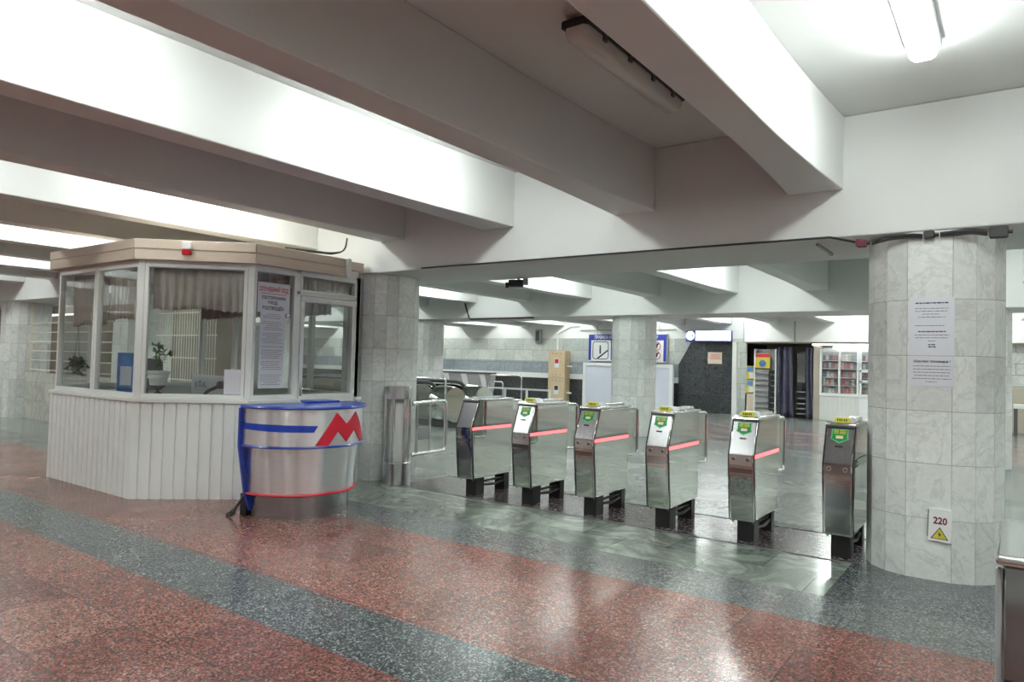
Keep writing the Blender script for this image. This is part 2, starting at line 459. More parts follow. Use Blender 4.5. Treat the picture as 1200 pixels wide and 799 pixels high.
# ceiling slab, girders, joists --------------------------------------
struct(MB().box(XL, YB, ZC, XR, YW + .3, ZC + .2).build('ceiling', M['paint'], smooth=0))
def girder(y0, y1, lab):
    struct(MB().box(XL, y0, ZG, XR, y1, ZC - .001).build('ceiling_girder_beam', M['paint'], smooth=0, bevel=.012), lab)
girder(YG1, YG1B, 'white girder carried by the marble columns over the turnstiles')
girder(YG2, YG2B, 'white girder of the hall beyond the turnstiles')
girder(-1.45, -.23, None)
spans = [(YB + .02, -1.45), (-.23, YG1), (YG1B, YG2), (YG2B, YW)]
for i in range(-3, 19):
    x1 = P0 - PJ*i; x0 = x1 - WJ
    if x1 > XR - .05 or x0 < XL + .05: continue
    for a, b in spans:
        xc = (x0 + x1)/2 + .005; e = min(1.9, (b - a)*.42); ys = []
        for q in range(9):                       # the ribs widen towards the girders
            u = q/8; ys.append((a + .001 + e*u, .129 + .079*(1 - u)**1.7))
        ys += [(a + b - y, w) for y, w in reversed(ys)]
        pl = [(xc + w, y) for y, w in ys] + [(xc - w, y) for y, w in reversed(ys)]
        struct(MB().prism(pl, 'z', ZJ, ZC - .001).build('ceiling_joist_beam', M['paint'], smooth=20, bevel=.008))

struct(MB().box(-6.0, 6.022, 0, -1.04, 6.040, .004).build('floor_strip', M['darkgrey'], smooth=0))
struct(MB().box(-6.0, 6.970, 0, -1.04, 6.990, .004).build('floor_strip', M['darkgrey'], smooth=0))
# walls ----------------------------------------------------------------
struct(MB().box(XL - .2, YB, 0, XL, YW, ZC).build('wall_left', M['wallpaint'], smooth=0))
struct(MB().box(XR, YB, 0, XR + .2, YW, ZC).build('wall_right', M['wallpaint'], smooth=0))
struct(MB().box(XL, YB - .2, 0, XR, YB, ZC).build('wall_behind', M['wallpaint'], smooth=0))
wb = MB()
wb.box(XL, YW, 2.45, -7.0, YW + .3, ZC, 0)
wb.box(XL, YW, 1.58, -9.3, YW + .3, 2.45, 1)
wb.box(XL, YW, 1.12, -9.3, YW + .3, 1.58, 2)
wb.box(XL, YW - .03, .93, -9.3, YW + .3, 1.12, 3)
wb.box(XL, YW, 0, -9.3, YW + .3, .93, 4)
wb.box(-9.3, YW, 0, -7.0, YW + .3, 2.45, 1)
struct(wb.build('wall_back', [M['wallpaint'], M['wall_marble'], M['wall_marble_blue'], M['wallpaint'], M['black_marble']], smooth=0, weld=False))
# black gabbro facing with one slanting corner
gp = [(-9.28, 0), (-7.46, 0), (-7.46, 2.33), (-8.85, 2.33), (-9.28, 1.58)]
struct(MB().prism(gp, 'y', YW - .05, YW - .001).build('trim_1', M['black_marble'], smooth=0), 'black stone facing below the lit sign')
struct(MB().box(-7.44, YW - .12, 0, -7.30, YW + .3, 2.33).build('trim_2', M['wallpaint'], smooth=0))

# columns ----------------------------------------------------------------
FLAT, CH = .1445, .153
def column_outline():
    pts, a = [], 0
    p = Vector((-FLAT, -.4445, 0)); d = 0.0
    out = [(p.x, p.y)]
    for side in range(4):
        for L, turn in ((2*FLAT, 22.5), (CH, 22.5), (CH, 22.5), (CH, 22.5)):
            p = p + Vector((math.cos(d), math.sin(d), 0)) * L
            out.append((p.x, p.y)); d += rad(turn)
    out = out[:-1]
    cx = sum(x for x, _ in out)/len(out); cy = sum(y for _, y in out)/len(out)
    return [(x - cx, y - cy) for x, y in out]
OUT = column_outline()
CY_HALF = -min(y for _, y in OUT)
ROWS = [.0, .44, .838, 1.222, 1.628, 2.04, 2.549]
def column(x, y, seed, label, rows=ROWS):
    rnd = random.Random(seed)
    mb = MB()
    n = len(OUT)
    inn = [(a*.988, b*.988) for a, b in OUT]
    mb.prism(inn, 'z', 0, 2.549, 1)
    for i in range(n):
        a, b = Vector((*OUT[i], 0)), Vector((*OUT[(i+1) % n], 0))
        ia, ib = Vector((*inn[i], 0)), Vector((*inn[(i+1) % n], 0))
        u = (b - a).normalized()
        for z0, z1 in zip(rows, rows[1:]):
            g = .0016
            A, B, IA, IB = a + u*g, b - u*g, ia + u*g, ib - u*g
            zz0, zz1 = z0 + (g if z0 > 0 else 0), z1 - g
            q = lambda v, z: (v.x, v.y, z)
            mb.poly([q(A, zz0), q(B, zz0), q(B, zz1), q(A, zz1), q(IA, zz0), q(IB, zz0), q(IB, zz1), q(IA, zz1)],
                    [(0, 1, 2, 3), (0, 4, 5, 1), (1, 5, 6, 2), (2, 6, 7, 3), (3, 7, 4, 0)], 0, rnd.random())
    o = mb.build('marble_column', [M['column_marble'], M['grout']], smooth=0, weld=False)
    o.location = (x, y, 0)
    return struct(o, label)
CYN = 5.955 + CY_HALF
for k, (x, y, lab) in enumerate(((-.516, CYN, 'marble column with the paper notices and the 220 plate'), (-6.74, CYN, 'marble column between the booth and the swing gate'),
        (-12.95, CYN, None), (-18.2, CYN, None), (-.5, 13.95, None), (-6.77, 13.95, 'marble column standing before the escalator rules sign'), (-12.94, 13.95, None), (-19.2, 13.95, None))):
    column(x, y, 11 + k, lab)

# ------------------------------------------------------------------ lamps
def lamp_parts(parent, lit):
    """batten lamp, 1.4 m long in Y, hung from z=0 down"""
    b = MB(); b.prism(rrect(-.094, -.052, .094, -.001, .012), 'y', -.70, .70)
    base = b.build('lamp_base', M['grey'] if lit else M['black'], parent)
    l = MB()
    prof = [(-.078, -.053), (-.080, -.068), (-.070, -.108), (-.045, -.128), (.045, -.128), (.070, -.108), (.080, -.068), (.078, -.053)]
    ys = [(-.705, .72), (-.685, .94), (-.66, 1), (.66, 1), (.685, .94), (.705, .72)]
    vs = [(x*s, y, -.053 + (z + .053)*s) for y, s in ys for x, z in prof]
    n = len(prof); fs = []
    for i in range(len(ys) - 1):
        fs += [(i*n+j, i*n+(j+1) % n, (i+1)*n+(j+1) % n, (i+1)*n+j) for j in range(n)]
    fs += [tuple(range(n-1, -1, -1)), tuple((len(ys)-1)*n + j for j in range(n))]
    l.poly(vs, fs)
    l.build('lamp_diffuser', M['lamp'] if lit else M['lamp_off'], parent, smooth=50)
    if not lit:
        for y in (-.5, .5): MB().box(-.05, y - .05, -.002, .05, y + .05, .0295).build('mount', M['black'], parent)
        for y in (-.5, -.17, .17, .5):
            for s in (-1, 1):
                MB().box(s*.086 - .008, y - .018, -.085, s*.086 + .008, y + .018, -.03).build('clip', M['darkgrey'], parent)
L0 = thing('ceiling_lamp', 'glowing white fluorescent ceiling lamp in the brightly lit bay above the noticeboard column', 'lamp', (-.46, 4.13, ZC), group='lit fluorescent lamps')
lamp_parts(L0, True)
U0 = thing('ceiling_lamp', 'unlit grey fluorescent lamp with clips in the dark ceiling bay', 'lamp', (-2.05, 4.08, ZC - .03))
lamp_parts(U0, False)
for k in range(-2, 18, 2):
    x = P0 - PJ*k + .58
    if x > XR - .2 or x < XL + .2: continue
    for y in (-4.2, 1.25, 4.13, 8.9, 11.6, 15.9, 18.6, 21.2):
        if k == 0 and y == 4.13: continue
        far = 'beyond the second girder' if y > 14 else ('in the hall past the turnstiles' if y > 7 else 'over the entrance hall')
        dup(L0, (x, y, ZC), 'lit fluorescent ceiling lamp hidden between beams ' + far, 'lit fluorescent lamps ' + far)

# ------------------------------------------------------------------ turnstiles
TX = [-4.97, -4.2, -3.44, -2.67, -1.90, -1.14]
TY = 6.07
def turnstile(label, x, kind):
    t = thing('turnstile', label, 'turnstile', (x, TY, 0), group='row of six turnstiles')
    W = .11
    zb = .19
    side = [(0, zb), (-.05, .665), (-.05, .765), (.068, 1.055), (.73, 1.055), (.73, zb + .01)]
    bd = MB()
    hw = [W - .012, W, W, W - .004, W - .004, W - .012]
    k = len(side)
    bd.poly([(-w, y, z) for w, (y, z) in zip(hw, side)] + [(w, y, z) for w, (y, z) in zip(hw, side)],
            [tuple(range(k - 1, -1, -1)), tuple(range(k, 2*k))] + [(i, (i+1) % k, k + (i+1) % k, k + i) for i in range(k)])
    bd.build('body', M['steel'], t, bevel=.006)
    # front faces
    def slab(p, q, x0, x1, d0, d1, name, m, par=t, bev=0.0):
        (ya, za), (yb, zb_) = p, q
        n = Vector((0, -(zb_ - za), (yb - ya))).normalized()
        b = MB()
        A, B = Vector((0, ya, za)), Vector((0, yb, zb_))
        vs = [(x0, *(A + n*d0).yz), (x1, *(A + n*d0).yz), (x1, *(B + n*d0).yz), (x0, *(B + n*d0).yz), (x0, *(A + n*d1).yz), (x1, *(A + n*d1).yz), (x1, *(B + n*d1).yz), (x0, *(B + n*d1).yz)]
        b.poly(vs, [(3, 2, 1, 0), (4, 5, 6, 7), (0, 1, 5, 4), (1, 2, 6, 5), (2, 3, 7, 6), (3, 0, 4, 7)])
        return b.build(name, m, par, bevel=bev)
    dark = kind in ('plain', 'dark')
    ma = M['brushed_dark'] if dark else M['brushed']
    P_, Q_ = (-.05, .765), (.068, 1.055)
    n = Vector((0, -(Q_[1]-P_[1]), Q_[0]-P_[0])).normalized()
    u = Vector((0, Q_[0]-P_[0], Q_[1]-P_[1])).normalized()
    L = math.hypot(Q_[0]-P_[0], Q_[1]-P_[1])
    rp = slab(P_, Q_, -.098, .092, .0005, .004, 'reader_panel', ma)
    O = Vector((-.003, P_[0], P_[1])) + n*.0045
    if kind != 'plain':
        def onp(a, b): return Vector((a, 0, 0)) + O + u*b
        st = MB()
        for k, (sc, mi, dd) in enumerate(((1.0, 1, 0), (.88, 0, .0006))):
            pts = [(-.062*sc, .285), (.062*sc, .285), (.062*sc, .215), (.072*sc, .205), (0, .165 + .012*(k)), (-.072*sc, .205), (-.062*sc, .215)]
            if k: pts = [(a, b - .006 if b > .28 else b) for a, b in pts]
            st.face([onp(a, b) + n*dd for a, b in pts], mi)
        for k, yy in enumerate((.270, .258, .246)):
            for a0, a1 in ((-.045, -.01), (-.002, .045)):
                st.face([onp(a0, yy) + n*.0012, onp(a1, yy) + n*.0012, onp(a1, yy + .006) + n*.0012, onp(a0, yy + .006) + n*.0012], 2)
        st.face([onp(-.026, .206) + n*.0012, onp(.026, .206) + n*.0012, onp(.026, .222) + n*.0012, onp(-.026, .222) + n*.0012], 3)
        st.face([onp(-.028, .222) + n*.0012, onp(.028, .222) + n*.0012, onp(.028, .232) + n*.0012, onp(-.028, .232) + n*.0012], 2)
        st.build('sticker', [M['green'], M['green_rim'], M['yellow'], M['paper']], rp, smooth=0, recalc=False, weld=False)
        sl = MB(); sl.face([onp(-.028, .132) + n*.0004, onp(.028, .132) + n*.0004, onp(.028, .146) + n*.0004, onp(-.028, .146) + n*.0004])
        sl.build('card_slot', M['black'], rp, recalc=False)
    band = slab((-.05, .672), (-.05, .76), -.1, .094, .0005, .004, 'lamp_band', M['lid'] if not dark else M['steel_dark'])
    for s in (-1, 1):
        r = MB(); r.tube([(s*.06 - .003, -.0545, .722), (s*.06 - .003, -.063, .722)], .019, 16, 0)
        r.tube([(s*.06 - .003, -.0635, .722), (s*.06 - .003, -.066, .722)], .0125, 14, 1)
        r.build('indicator_lamp', [M['lid'], M['steel_dark']], band)
    slab((-.0478, .645), (-.0436, .605), -.1, .094, -.004, -.0005, 'recess', M['steel_dark'])
    slab((-.0025, .21), (-.042, .595), -.092, .088, .0005, .003, 'lower_panel', M['steel'] if not dark else M['steel_dark'])
    # black rubber edge along the front corners
    for s in (-1, 1):
        e = MB(); xx = s*(W + .001)
        for a, b in zip(side[:3], side[1:4]):
            e.poly([(xx - .003, a[0] - .002, a[1]), (xx + .003, a[0] - .002, a[1]), (xx + .003, b[0] - .002, b[1]), (xx - .003, b[0] - .002, b[1]),
                    (xx - .003, a[0] + .016, a[1]), (xx + .003, a[0] + .016, a[1]), (xx + .003, b[0] + .016, b[1]), (xx - .003, b[0] + .016, b[1])],
                   [(3, 2, 1, 0), (4, 5, 6, 7), (0, 1, 5, 4), (1, 2, 6, 5), (2, 3, 7, 6), (3, 0, 4, 7)])
        e.build('edge_strip', M['rubber'], t, weld=False)
    # lid
    ld = MB(); ld.prism([(.045, 1.056), (.05, 1.075), (.065, 1.082), (.735, 1.078), (.74, 1.056)], 'x', -W - .005, W + .005)
    ld.build('lid', M['lid'], t, bevel=.004)
    MB().box(-W + .004, .042, 1.046, W - .004, .052, 1.058).build('front_lip', M['darkgrey'], t)
    # display on the lid
    if kind == 'plain':
        d = MB(); d.prism(rrect(-.05, .1, .06, .62, .02), 'z', 1.081, 1.098); d.build('top_cover', M['brushed_dark'], t, bevel=.004)
    else:
        h = MB(); h.prism([(-.09, 1.081), (.095, 1.081), (.065, 1.122), (-.055, 1.122)], 'y', .105, .22)
        hs = h.build('display_housing', M['white'], t, bevel=.004)
        f = MB()
        f.box(-.055, .1005, 1.083, .058, .1055, 1.121, 0)
        for a in (-.036, -.02, -.006, .012, .028):
            f.box(a, .0995, 1.092 + .003*((a*1000) % 2), a + .009, .1008, 1.110, 1)
        f.build('display', [M['amber'], M['ink_black']], hs)
        c = MB()
        c.prism(rrect(-.055, 1.078, .055, 1.105, .0125), 'y', .25, .70)
        c.build('top_cover', M['lid'], t)
    # light strips with a groove
    for s in (-1, 1):
        y0, y1 = -.044, .69
        g = MB(); xx = s*W
        g.box(min(xx, xx + s*.003), y0 + .02, .768, max(xx, xx + s*.003), y1, .79); g.build('groove', M['steel_dark'], t)
        b = MB(); b.box(min(xx, xx + s*.006), y0, .735, max(xx, xx + s*.006), y1, .766)
        b.build('light_strip', M['redlight'] if kind != 'dark' else M['steel_dark'], t, bevel=.002)
        # rear loop with its panel
        lp = MB(); X = s*(W - .02)
        lp.tube(bend([(X, .70, 1.045), (X, .95, 1.035), (X, .955, .535), (X, .72, .55)], .06), .017, 10)
        lo = lp.build('rear_loop', M['lid'], t, smooth=60)
        MB().box(X - .006, .731, .56, X + .006, .905, 1.03).build('loop_panel', M['steel'], lo)
    for ya, yb in ((.10, .25), (.635, .73)):
        MB().box(-.072, ya, 0, .072, yb, zb + .004).build('leg', M['black'], t, bevel=.004)
    c = MB(); c.tube([(.05, .25, .10), (.06, .45, .085), (.05, .64, .105)], .014, 8); c.box(.03, .245, .13, .05, .64, .15)
    c.build('cable_tray', M['black'], t)
    for s in (-1, 1):
        MB().cyl((s*.085, .03, zb - .02), (s*.085, .03, zb + .012), .008, 8).build('bolt', M['darkgrey'], t)
    return t
turnstile('stainless turnstile nearest the swing gate, dark front without a green sticker', TX[0], 'plain')
T2 = turnstile('stainless turnstile with green sticker and white display, second from the swing gate', TX[1], 'full')
for k, lab in ((2, 'stainless turnstile with green sticker, third from the swing gate'), (3, 'stainless turnstile with green sticker, third from the noticeboard column'),
               (4, 'stainless turnstile with green sticker and red strip, next to the one beside the column')):
    dup(T2, (TX[k], TY, 0), lab)
turnstile('stainless turnstile close beside the noticeboard column, dark front and unlit side strip', TX[5], 'dark')

# barrier cabinet near the camera at the edge of the view
t = thing('barrier_cabinet', 'dark steel barrier cabinet with pale lid cut by the frame edge, nearest the camera', 'cabinet', (.141, 2.40, 0))
MB().prism([(.02, .0), (0, .60), (.0, .66), (.03, .965), (.55, .965), (.55, 0)], 'x', -.17, .2).build('body', M['steel_dark'], t, bevel=.008)
MB().prism([(-.01, .972), (-.01, .992), (.0, 1.0), (.56, 1.0), (.56, .966), (.02, .966)], 'x', -.185, .215).build('lid', M['lid'], t, bevel=.008)
MB().prism([(-.004, .60), (-.004, .66), (.002, .66), (.002, .60)], 'x', -.165, .19).build('groove', M['black'], t)
MB().prism([(-.004, .03), (.02, .955), (.05, .955), (.05, .03)], 'x', -.186, -.171).build('edge_strip', M['grey'], t, bevel=.003)

# ------------------------------------------------------------------ booth
O_BASE = [(-9.33, 3.56), (-7.345, 3.56), (-6.50, 4.325), (-6.50, 5.86), (-10.05, 5.86), (-10.05, 4.25)]
IN = [(-9.31, 3.60), (-7.365, 3.60), (-6.53, 4.355), (-6.53, 5.85), (-10.0, 5.85), (-10.0, 4.27)]
booth = thing('ticket_booth', 'white glazed ticket booth with beige siding top and ribbed white base', 'booth', (-7.9, 4.7, 0))
BO = Vector((-7.9, 4.7, 0))
def bx(*p): return tuple(Vector(p) - BO)
def wallframe(P, Q):
    """matrix: x along the face from P to Q, y outward, z up (booth-local)"""
    p, q = Vector((*P, 0)), Vector((*Q, 0))
    d = (q - p).normalized(); nrm = Vector((d.y, -d.x, 0))
    Mx = Matrix.Identity(4)
    Mx.col[0][:3] = d; Mx.col[1][:3] = nrm; Mx.col[2][:3] = (0, 0, 1); Mx.col[3][:3] = p - BO
    return Mx, (q - p).length
# ribbed cladding: one profiled skin per face, a narrow groove every 14 cm
cl = MB()
for i in range(len(O_BASE)):
    P, Q = O_BASE[i], O_BASE[(i+1) % len(O_BASE)]
    Mx, Ln = wallframe(P, Q)
    prof = [(0, 0)]
    if i not in (2,):
        x = .07
        while x < Ln - .08:
            prof += [(x, 0), (x + .005, -.020), (x + .026, -.020), (x + .031, 0)]
            x += .118
    prof += [(Ln, 0), (Ln, -.03), (0, -.03)]
    z1 = .995
    if i == 2:      # the side with the door: plain panel up to the door
        prof = [(0, 0), (.62, 0), (.62, -.03), (0, -.03)]
    cl.frame(Mx, lambda b, prof=prof: b.prism(prof, 'z', 0.0, z1))
cl.build('base_cladding', M['cladding'], booth, smooth=0, weld=False)
sl = MB()
for i in range(len(O_BASE)):
    Mx, Ln = wallframe(O_BASE[i], O_BASE[(i+1) % len(O_BASE)])
    if i == 2: Ln = .62
    sl.frame(Mx, lambda b, L=Ln: b.box(-.012, -.075, .992, L + .012, .018, 1.028))
sl.build('sill', M['upvc'], booth, bevel=.004, weld=False)
# floor plate + ceiling
MB().prism([(x - BO.x, y - BO.y) for x, y in O_BASE], 'z', 2.56, 2.66).build('roof', M['fascia'], booth, smooth=0)
MB().prism([((x - BO.x)*.99, (y - BO.y)*.99) for x, y in IN], 'z', 2.475, 2.555).build('inner_ceiling', M['white'], booth, smooth=0)
# fascia, two boards stepped
fa = MB()
FO = [(-9.37, 3.525), (-7.35, 3.525), (-6.455, 4.33), (-6.455, 5.52), ]
FO2 = [(-10.08, 4.22)]
segs = [(FO[0], FO[1]), (FO[1], FO[2]), (FO[2], FO[3]), (FO2[0], FO[0])]
for P, Q in segs:
    Mx, Ln = wallframe(P, Q)
    fa.frame(Mx, lambda b, L=Ln: (b.prism([(0, 2.458), (.012, 2.463), (.012, 2.556), (.004, 2.562), (.004, 2.57), (.016, 2.576), (.016, 2.668), (0, 2.672), (-.03, 2.672), (-.03, 2.458)], 'x', 0, L)))
fa.build('fascia', M['fascia'], booth, smooth=0, weld=False)
# window walls
fr = MB(); panes = []
ZS, ZT = 1.028, 2.475
def member(b, x0, x1, z0, z1, d=.06, o=0.0): b.box(x0, -d, z0, x1, o, z1)
def opening(Mx, x0, x1, z0, z1, w=.038):
    """sash ring with pane"""
    def ring(b):
        b.box(x0, -.05, z0, x1, .006, z0 + w); b.box(x0, -.05, z1 - w, x1, .006, z1)
        b.box(x0, -.05, z0 + w, x0 + w, .006, z1 - w); b.box(x1 - w, -.05, z0 + w, x1, .006, z1 - w)
    fr.frame(Mx, ring)
    g = MB(); g.frame(Mx, lambda b: b.box(x0 + w*.9, -.03, z0 + w*.9, x1 - w*.9, -.024, z1 - w*.9))
    panes.append(g)
faces = {}
for i, key in enumerate('ABCREL'[:6]):
    faces[key] = wallframe(IN[i], IN[(i+1) % 6])
MA, LA = faces['A']
fr.frame(MA, lambda b: (member(b, 0, LA, ZS, 1.045), member(b, 0, LA, 2.42, ZT), member(b, 0, .02, ZS, ZT), member(b, LA - .03, LA, ZS, ZT), member(b, .955, .985, ZS, ZT)))
opening(MA, .015, .957, 1.04, 2.43); opening(MA, .983, LA - .025, 1.04, 2.43)
MBf, LB = faces['B']
fr.frame(MBf, lambda b: (member(b, 0, LB, ZS, 1.045), member(b, 0, LB, 2.42, ZT), member(b, -.02, .045, ZS, ZT, .07, .012), member(b, LB - .045, LB + .02, ZS, ZT, .07, .012)))
opening(MBf, .045, LB - .05, 1.04, 2.43)
MC, LC = faces['C']
DX0 = .565
fr.frame(MC, lambda b: (member(b, 0, DX0, ZS, 1.05), member(b, 0, LC, 2.425, ZT), member(b, 0, .02, ZS, ZT), member(b, DX0 - .012, DX0 + .045, 0, ZT), member(b, LC - .075, LC + .005, 0, ZT), member(b, DX0, LC, 2.19, 2.235)))
opening(MC, .012, DX0 - .005, 1.04, 2.435); opening(MC, DX0 + .04, LC - .07, 2.225, 2.435, .03)
for key in 'REL':
    Mx, L = faces[key]
    k = 3 if key == 'R' else 1
    if key == 'R': k = 4
    fr.frame(Mx, lambda b, L=L: (member(b, 0, L, ZS, 1.05), member(b, 0, L, 2.42, ZT), member(b, 0, .04, ZS, ZT), member(b, L - .04, L, ZS, ZT)))
    for j in range(k):
        opening(Mx, .03 + (L - .06)*j/k, .03 + (L - .06)*(j+1)/k, 1.04, 2.43)
fr.build('window_frame', M['upvc'], booth, bevel=.003, weld=False)
for g in panes: g.build('window_pane', M['glass'], booth, smooth=0)
# door
dr = MB()
D0, D1 = DX0 + .05, LC - .08
def door(b):
    b.box(D0, -.05, .02, D1, .012, 1.01)
    b.box(D0, -.05, 2.12, D1, .012, 2.185); b.box(D0, -.05, 1.01, D1, .012, 1.075)
    b.box(D0, -.05, 1.075, D0 + .05, .012, 2.12); b.box(D1 - .05, -.05, 1.075, D1, .012, 2.12)
dr.frame(MC, door)
do = dr.build('door', M['upvc'], booth, bevel=.004, weld=False)
g = MB(); g.frame(MC, lambda b: b.box(D0 + .048, -.03, 1.07, D1 - .048, -.024, 2.125)); g.build('window_pane', M['glass'], do, smooth=0)
h = MB(); h.frame(MC, lambda b: (b.tube(bend([(D0 + .025, .012, 1.14), (D0 + .025, .05, 1.14), (D0 + .12, .05, 1.14)], .015), .009, 8), b.box(D0 + .008, .010, 1.06, D0 + .042, .016, 1.2)))
h.build('handle', M['lid'], do)

# curtains hung inside the booth
def curtain(name_label, Mx, x0, x1, z0, z1, m, depth=.11, waves=11, amp=.016, seed=1, flare=.0):
    rnd = random.Random(seed); b = MB()
    nx, nz = waves*8, 8
    ph = [rnd.uniform(-.9, .9) for _ in range(waves + 2)]
    vs, fs = [], []
    for k in range(nz + 1):
        tz = k / nz
        for i in range(nx + 1):
            tx = i / nx
            w = tx*waves; a = ph[int(w)]*(1 - w % 1) + ph[int(w)+1]*(w % 1)
            d = amp*(.55 + .9*tz)*math.sin(2*PI*w + a*1.5) + .006*math.sin(5*tz + 9*tx)
            xx = x0 + (x1 - x0)*tx
            z = z1 + (z0 - z1)*tz + (.012*math.sin(3*PI*tx + seed) - .006*math.cos(2*PI*w + a) + flare*tx)*tz
            vs.append((xx, -depth + d, z))
    for k in range(nz):
        for i in range(nx):
            a = k*(nx+1) + i; fs.append((a, a+1, a+nx+2, a+nx+1))
    b.frame(Mx, lambda q: q.poly(vs, fs))
    b.v = [tuple(Vector(p) + BO) for p in b.v]
    o = b.build('curtain', m, smooth=80, recalc=False)
    md = o.modifiers.new('cloth', 'SOLIDIFY'); md.thickness = .003
    r = MB(); r.frame(Mx, lambda q: q.tube([(x0, -depth, z1 - .008), (x1, -depth, z1 - .008)], .006, 8))
    r.v = [tuple(Vector(p) + BO) for p in r.v]
    rod = r.build('curtain_rod', M['grey'], o)
    return tag(o, name_label, 'curtain', 'short curtains inside the booth')
curtain('short beige gathered curtain in the booth corner window, above the telephone', MBf, .09, LB - .05, 1.965, 2.395, M['curtain'], seed=3, waves=11)
curtain('short beige curtain in the farther pane of the booth front, above the trailing plant', MA, .06, .93, 1.80, 2.395, M['curtain'], seed=4, waves=9, depth=.14, amp=.012)
curtain('short beige curtain in the booth front pane nearer the corner, above the blue card', MA, 1.02, LA - .06, 1.86, 2.395, M['curtain'], seed=5, waves=10, depth=.14, amp=.012)
curtain('beige and brown curtain behind the red and black service notice', MC, .06, DX0 - .03, 1.92, 2.40, M['curtain_dark'], seed=6, waves=9, amp=.014)
curtain('narrow brown curtain in the transom over the booth door', MC, DX0 + .08, LC - .1, 2.235, 2.40, M['curtain'], seed=7, waves=11, amp=.013, depth=.09)
MR, LR = faces['R']
curtain('wide dark curtain along the rear windows of the booth', MR, .4, LR - .15, 2.02, 2.39, M['curtain_dark'], seed=8, waves=24, amp=.02)

# siren on the fascia
MBF, _ = wallframe(FO[1], FO[2])
Pw = lambda Mx, p: tuple((Mx @ Vector(p)) + BO)
t = thing('alarm_siren', 'small white and red alarm siren on the beige booth fascia', 'alarm', Pw(MBF, (.52, .017, 2.585)), math.atan2(FO[2][1]-FO[1][1], FO[2][0]-FO[1][0]))
MB().prism(rrect(-.045, -.01, .045, .065, .012), 'y', -.045, 0).build('housing', M['white'], t, bevel=.004)
MB().prism(rrect(-.043, -.068, .043, -.008, .014), 'y', -.042, 0).build('lens', M['redglass'], t, bevel=.006)

# notices stuck to the panes
def sheet(label, Mx, x0, z0, x1, z1, off, fn=None, tilt=0.0, mats=None, name='paper_notice', cat='notice', base=True, group=None):
    b = MB()
    def f(q):
        q.box(x0, off - .001, z0, x1, off + .001, z1, 0)
        if fn: fn(q)
    b.frame(Mx, f)
    if base: b.v = [tuple(Vector(p) + BO) for p in b.v]
    o = b.build(name, mats or [M['paper'], M['ink'], M['red_print'], M['ink_black']], smooth=0, recalc=False, weld=False)
    return tag(o, label, cat, group)
def f1(q):
    xd, yd = (1, 0, 0), (0, 0, 1)
    q.text('СЛУЖЕБНЫЙ ХОД', .062, (.275, -.0155, 2.215), xd, yd, 2, bold=.0022, sx=.64)
    q.box(.115, -.0168, 2.168, .44, -.0164, 2.174, 2)
    q.text('ПОСТОРОННИМ', .046, (.275, -.0155, 2.125), xd, yd, 3, bold=.0016, sx=.8)
    q.text('ВХОД', .046, (.265, -.0155, 2.073), xd, yd, 3, bold=.0016, sx=.9)
    q.text('ВОСПРЕЩЁН', .052, (.27, -.0155, 2.012), xd, yd, 3, bold=.0016, sx=.8)
sheet('service entrance notice with red heading over black lettering, high in the booth side window', MC, .075, 1.965, .48, 2.29, -.018, f1)
rows = []
z = 1.935
rr = random.Random(5)
for k in range(38):
    if k in (3, 9, 16, 18, 24, 30, 31): continue
    a = rr.uniform(.06, .14) if k % 6 else .25
    rows.append((1.945 - k*.0205, a, 1 - rr.uniform(.06, .2) if k % 6 else .75))
def f2(q):
    q.lines((.115, -.0138, 0), (1, 0, 0), (0, 0, 1), .31, rows, .006, 1, seed=4)
sheet('long white printed notice hanging in the booth side window behind the blue counter', MC, .115, 1.15, .425, 1.975, -.0165, f2)
sheet('blank white sheet at the lower corner of the booth corner window', MBf, LB - .262, 1.085, LB - .096, 1.345, -.0215, None)

# inside the booth
t = thing('desk', 'dark desk top inside the booth below its windows', 'desk', (-7.9, 4.0, 0))
D = MB(); D.prism([(-1.36, -.33), (.5, -.33), (1.18, .29), (.85, .62), (.3, .25), (-1.2, .45), (-1.7, .22), (-1.78, .12)], 'z', .955, .99); D.build('desk_top', M['darkgrey'], t, bevel=.004)
for x, y in ((-1.2, -.28), (-1.2, .2), (.45, -.22), (.98, .38)):
    MB().box(x - .025, y - .025, 0, x + .025, y + .025, .956).build('leg', M['grey'], t)
t = thing('office_chair', 'dark grey office chair with high back inside the booth', 'chair', (-9.60, 4.80, 0), rad(35))
MB().prism(rrect(-.24, 1.0, .24, 1.42, .08), 'y', -.03, .03).build('backrest', M['greydark'], t, bevel=.015)
MB().prism(rrect(-.25, -.48, .25, -.02, .06), 'z', .45, .53).build('seat', M['greydark'], t, bevel=.02)
MB().box(-.03, .02, .5, .03, .05, 1.05).build('back_support', M['black'], t)
MB().cyl((0, -.25, .06), (0, -.25, .46), .03, 12).build('column', M['black'], t)
for k in range(5):
    a = 2*PI*k/5
    MB().tube([(0, -.25, .09), (.28*math.cos(a), -.25 + .28*math.sin(a), .045)], .02, 8).build('base_arm', M['black'], t)
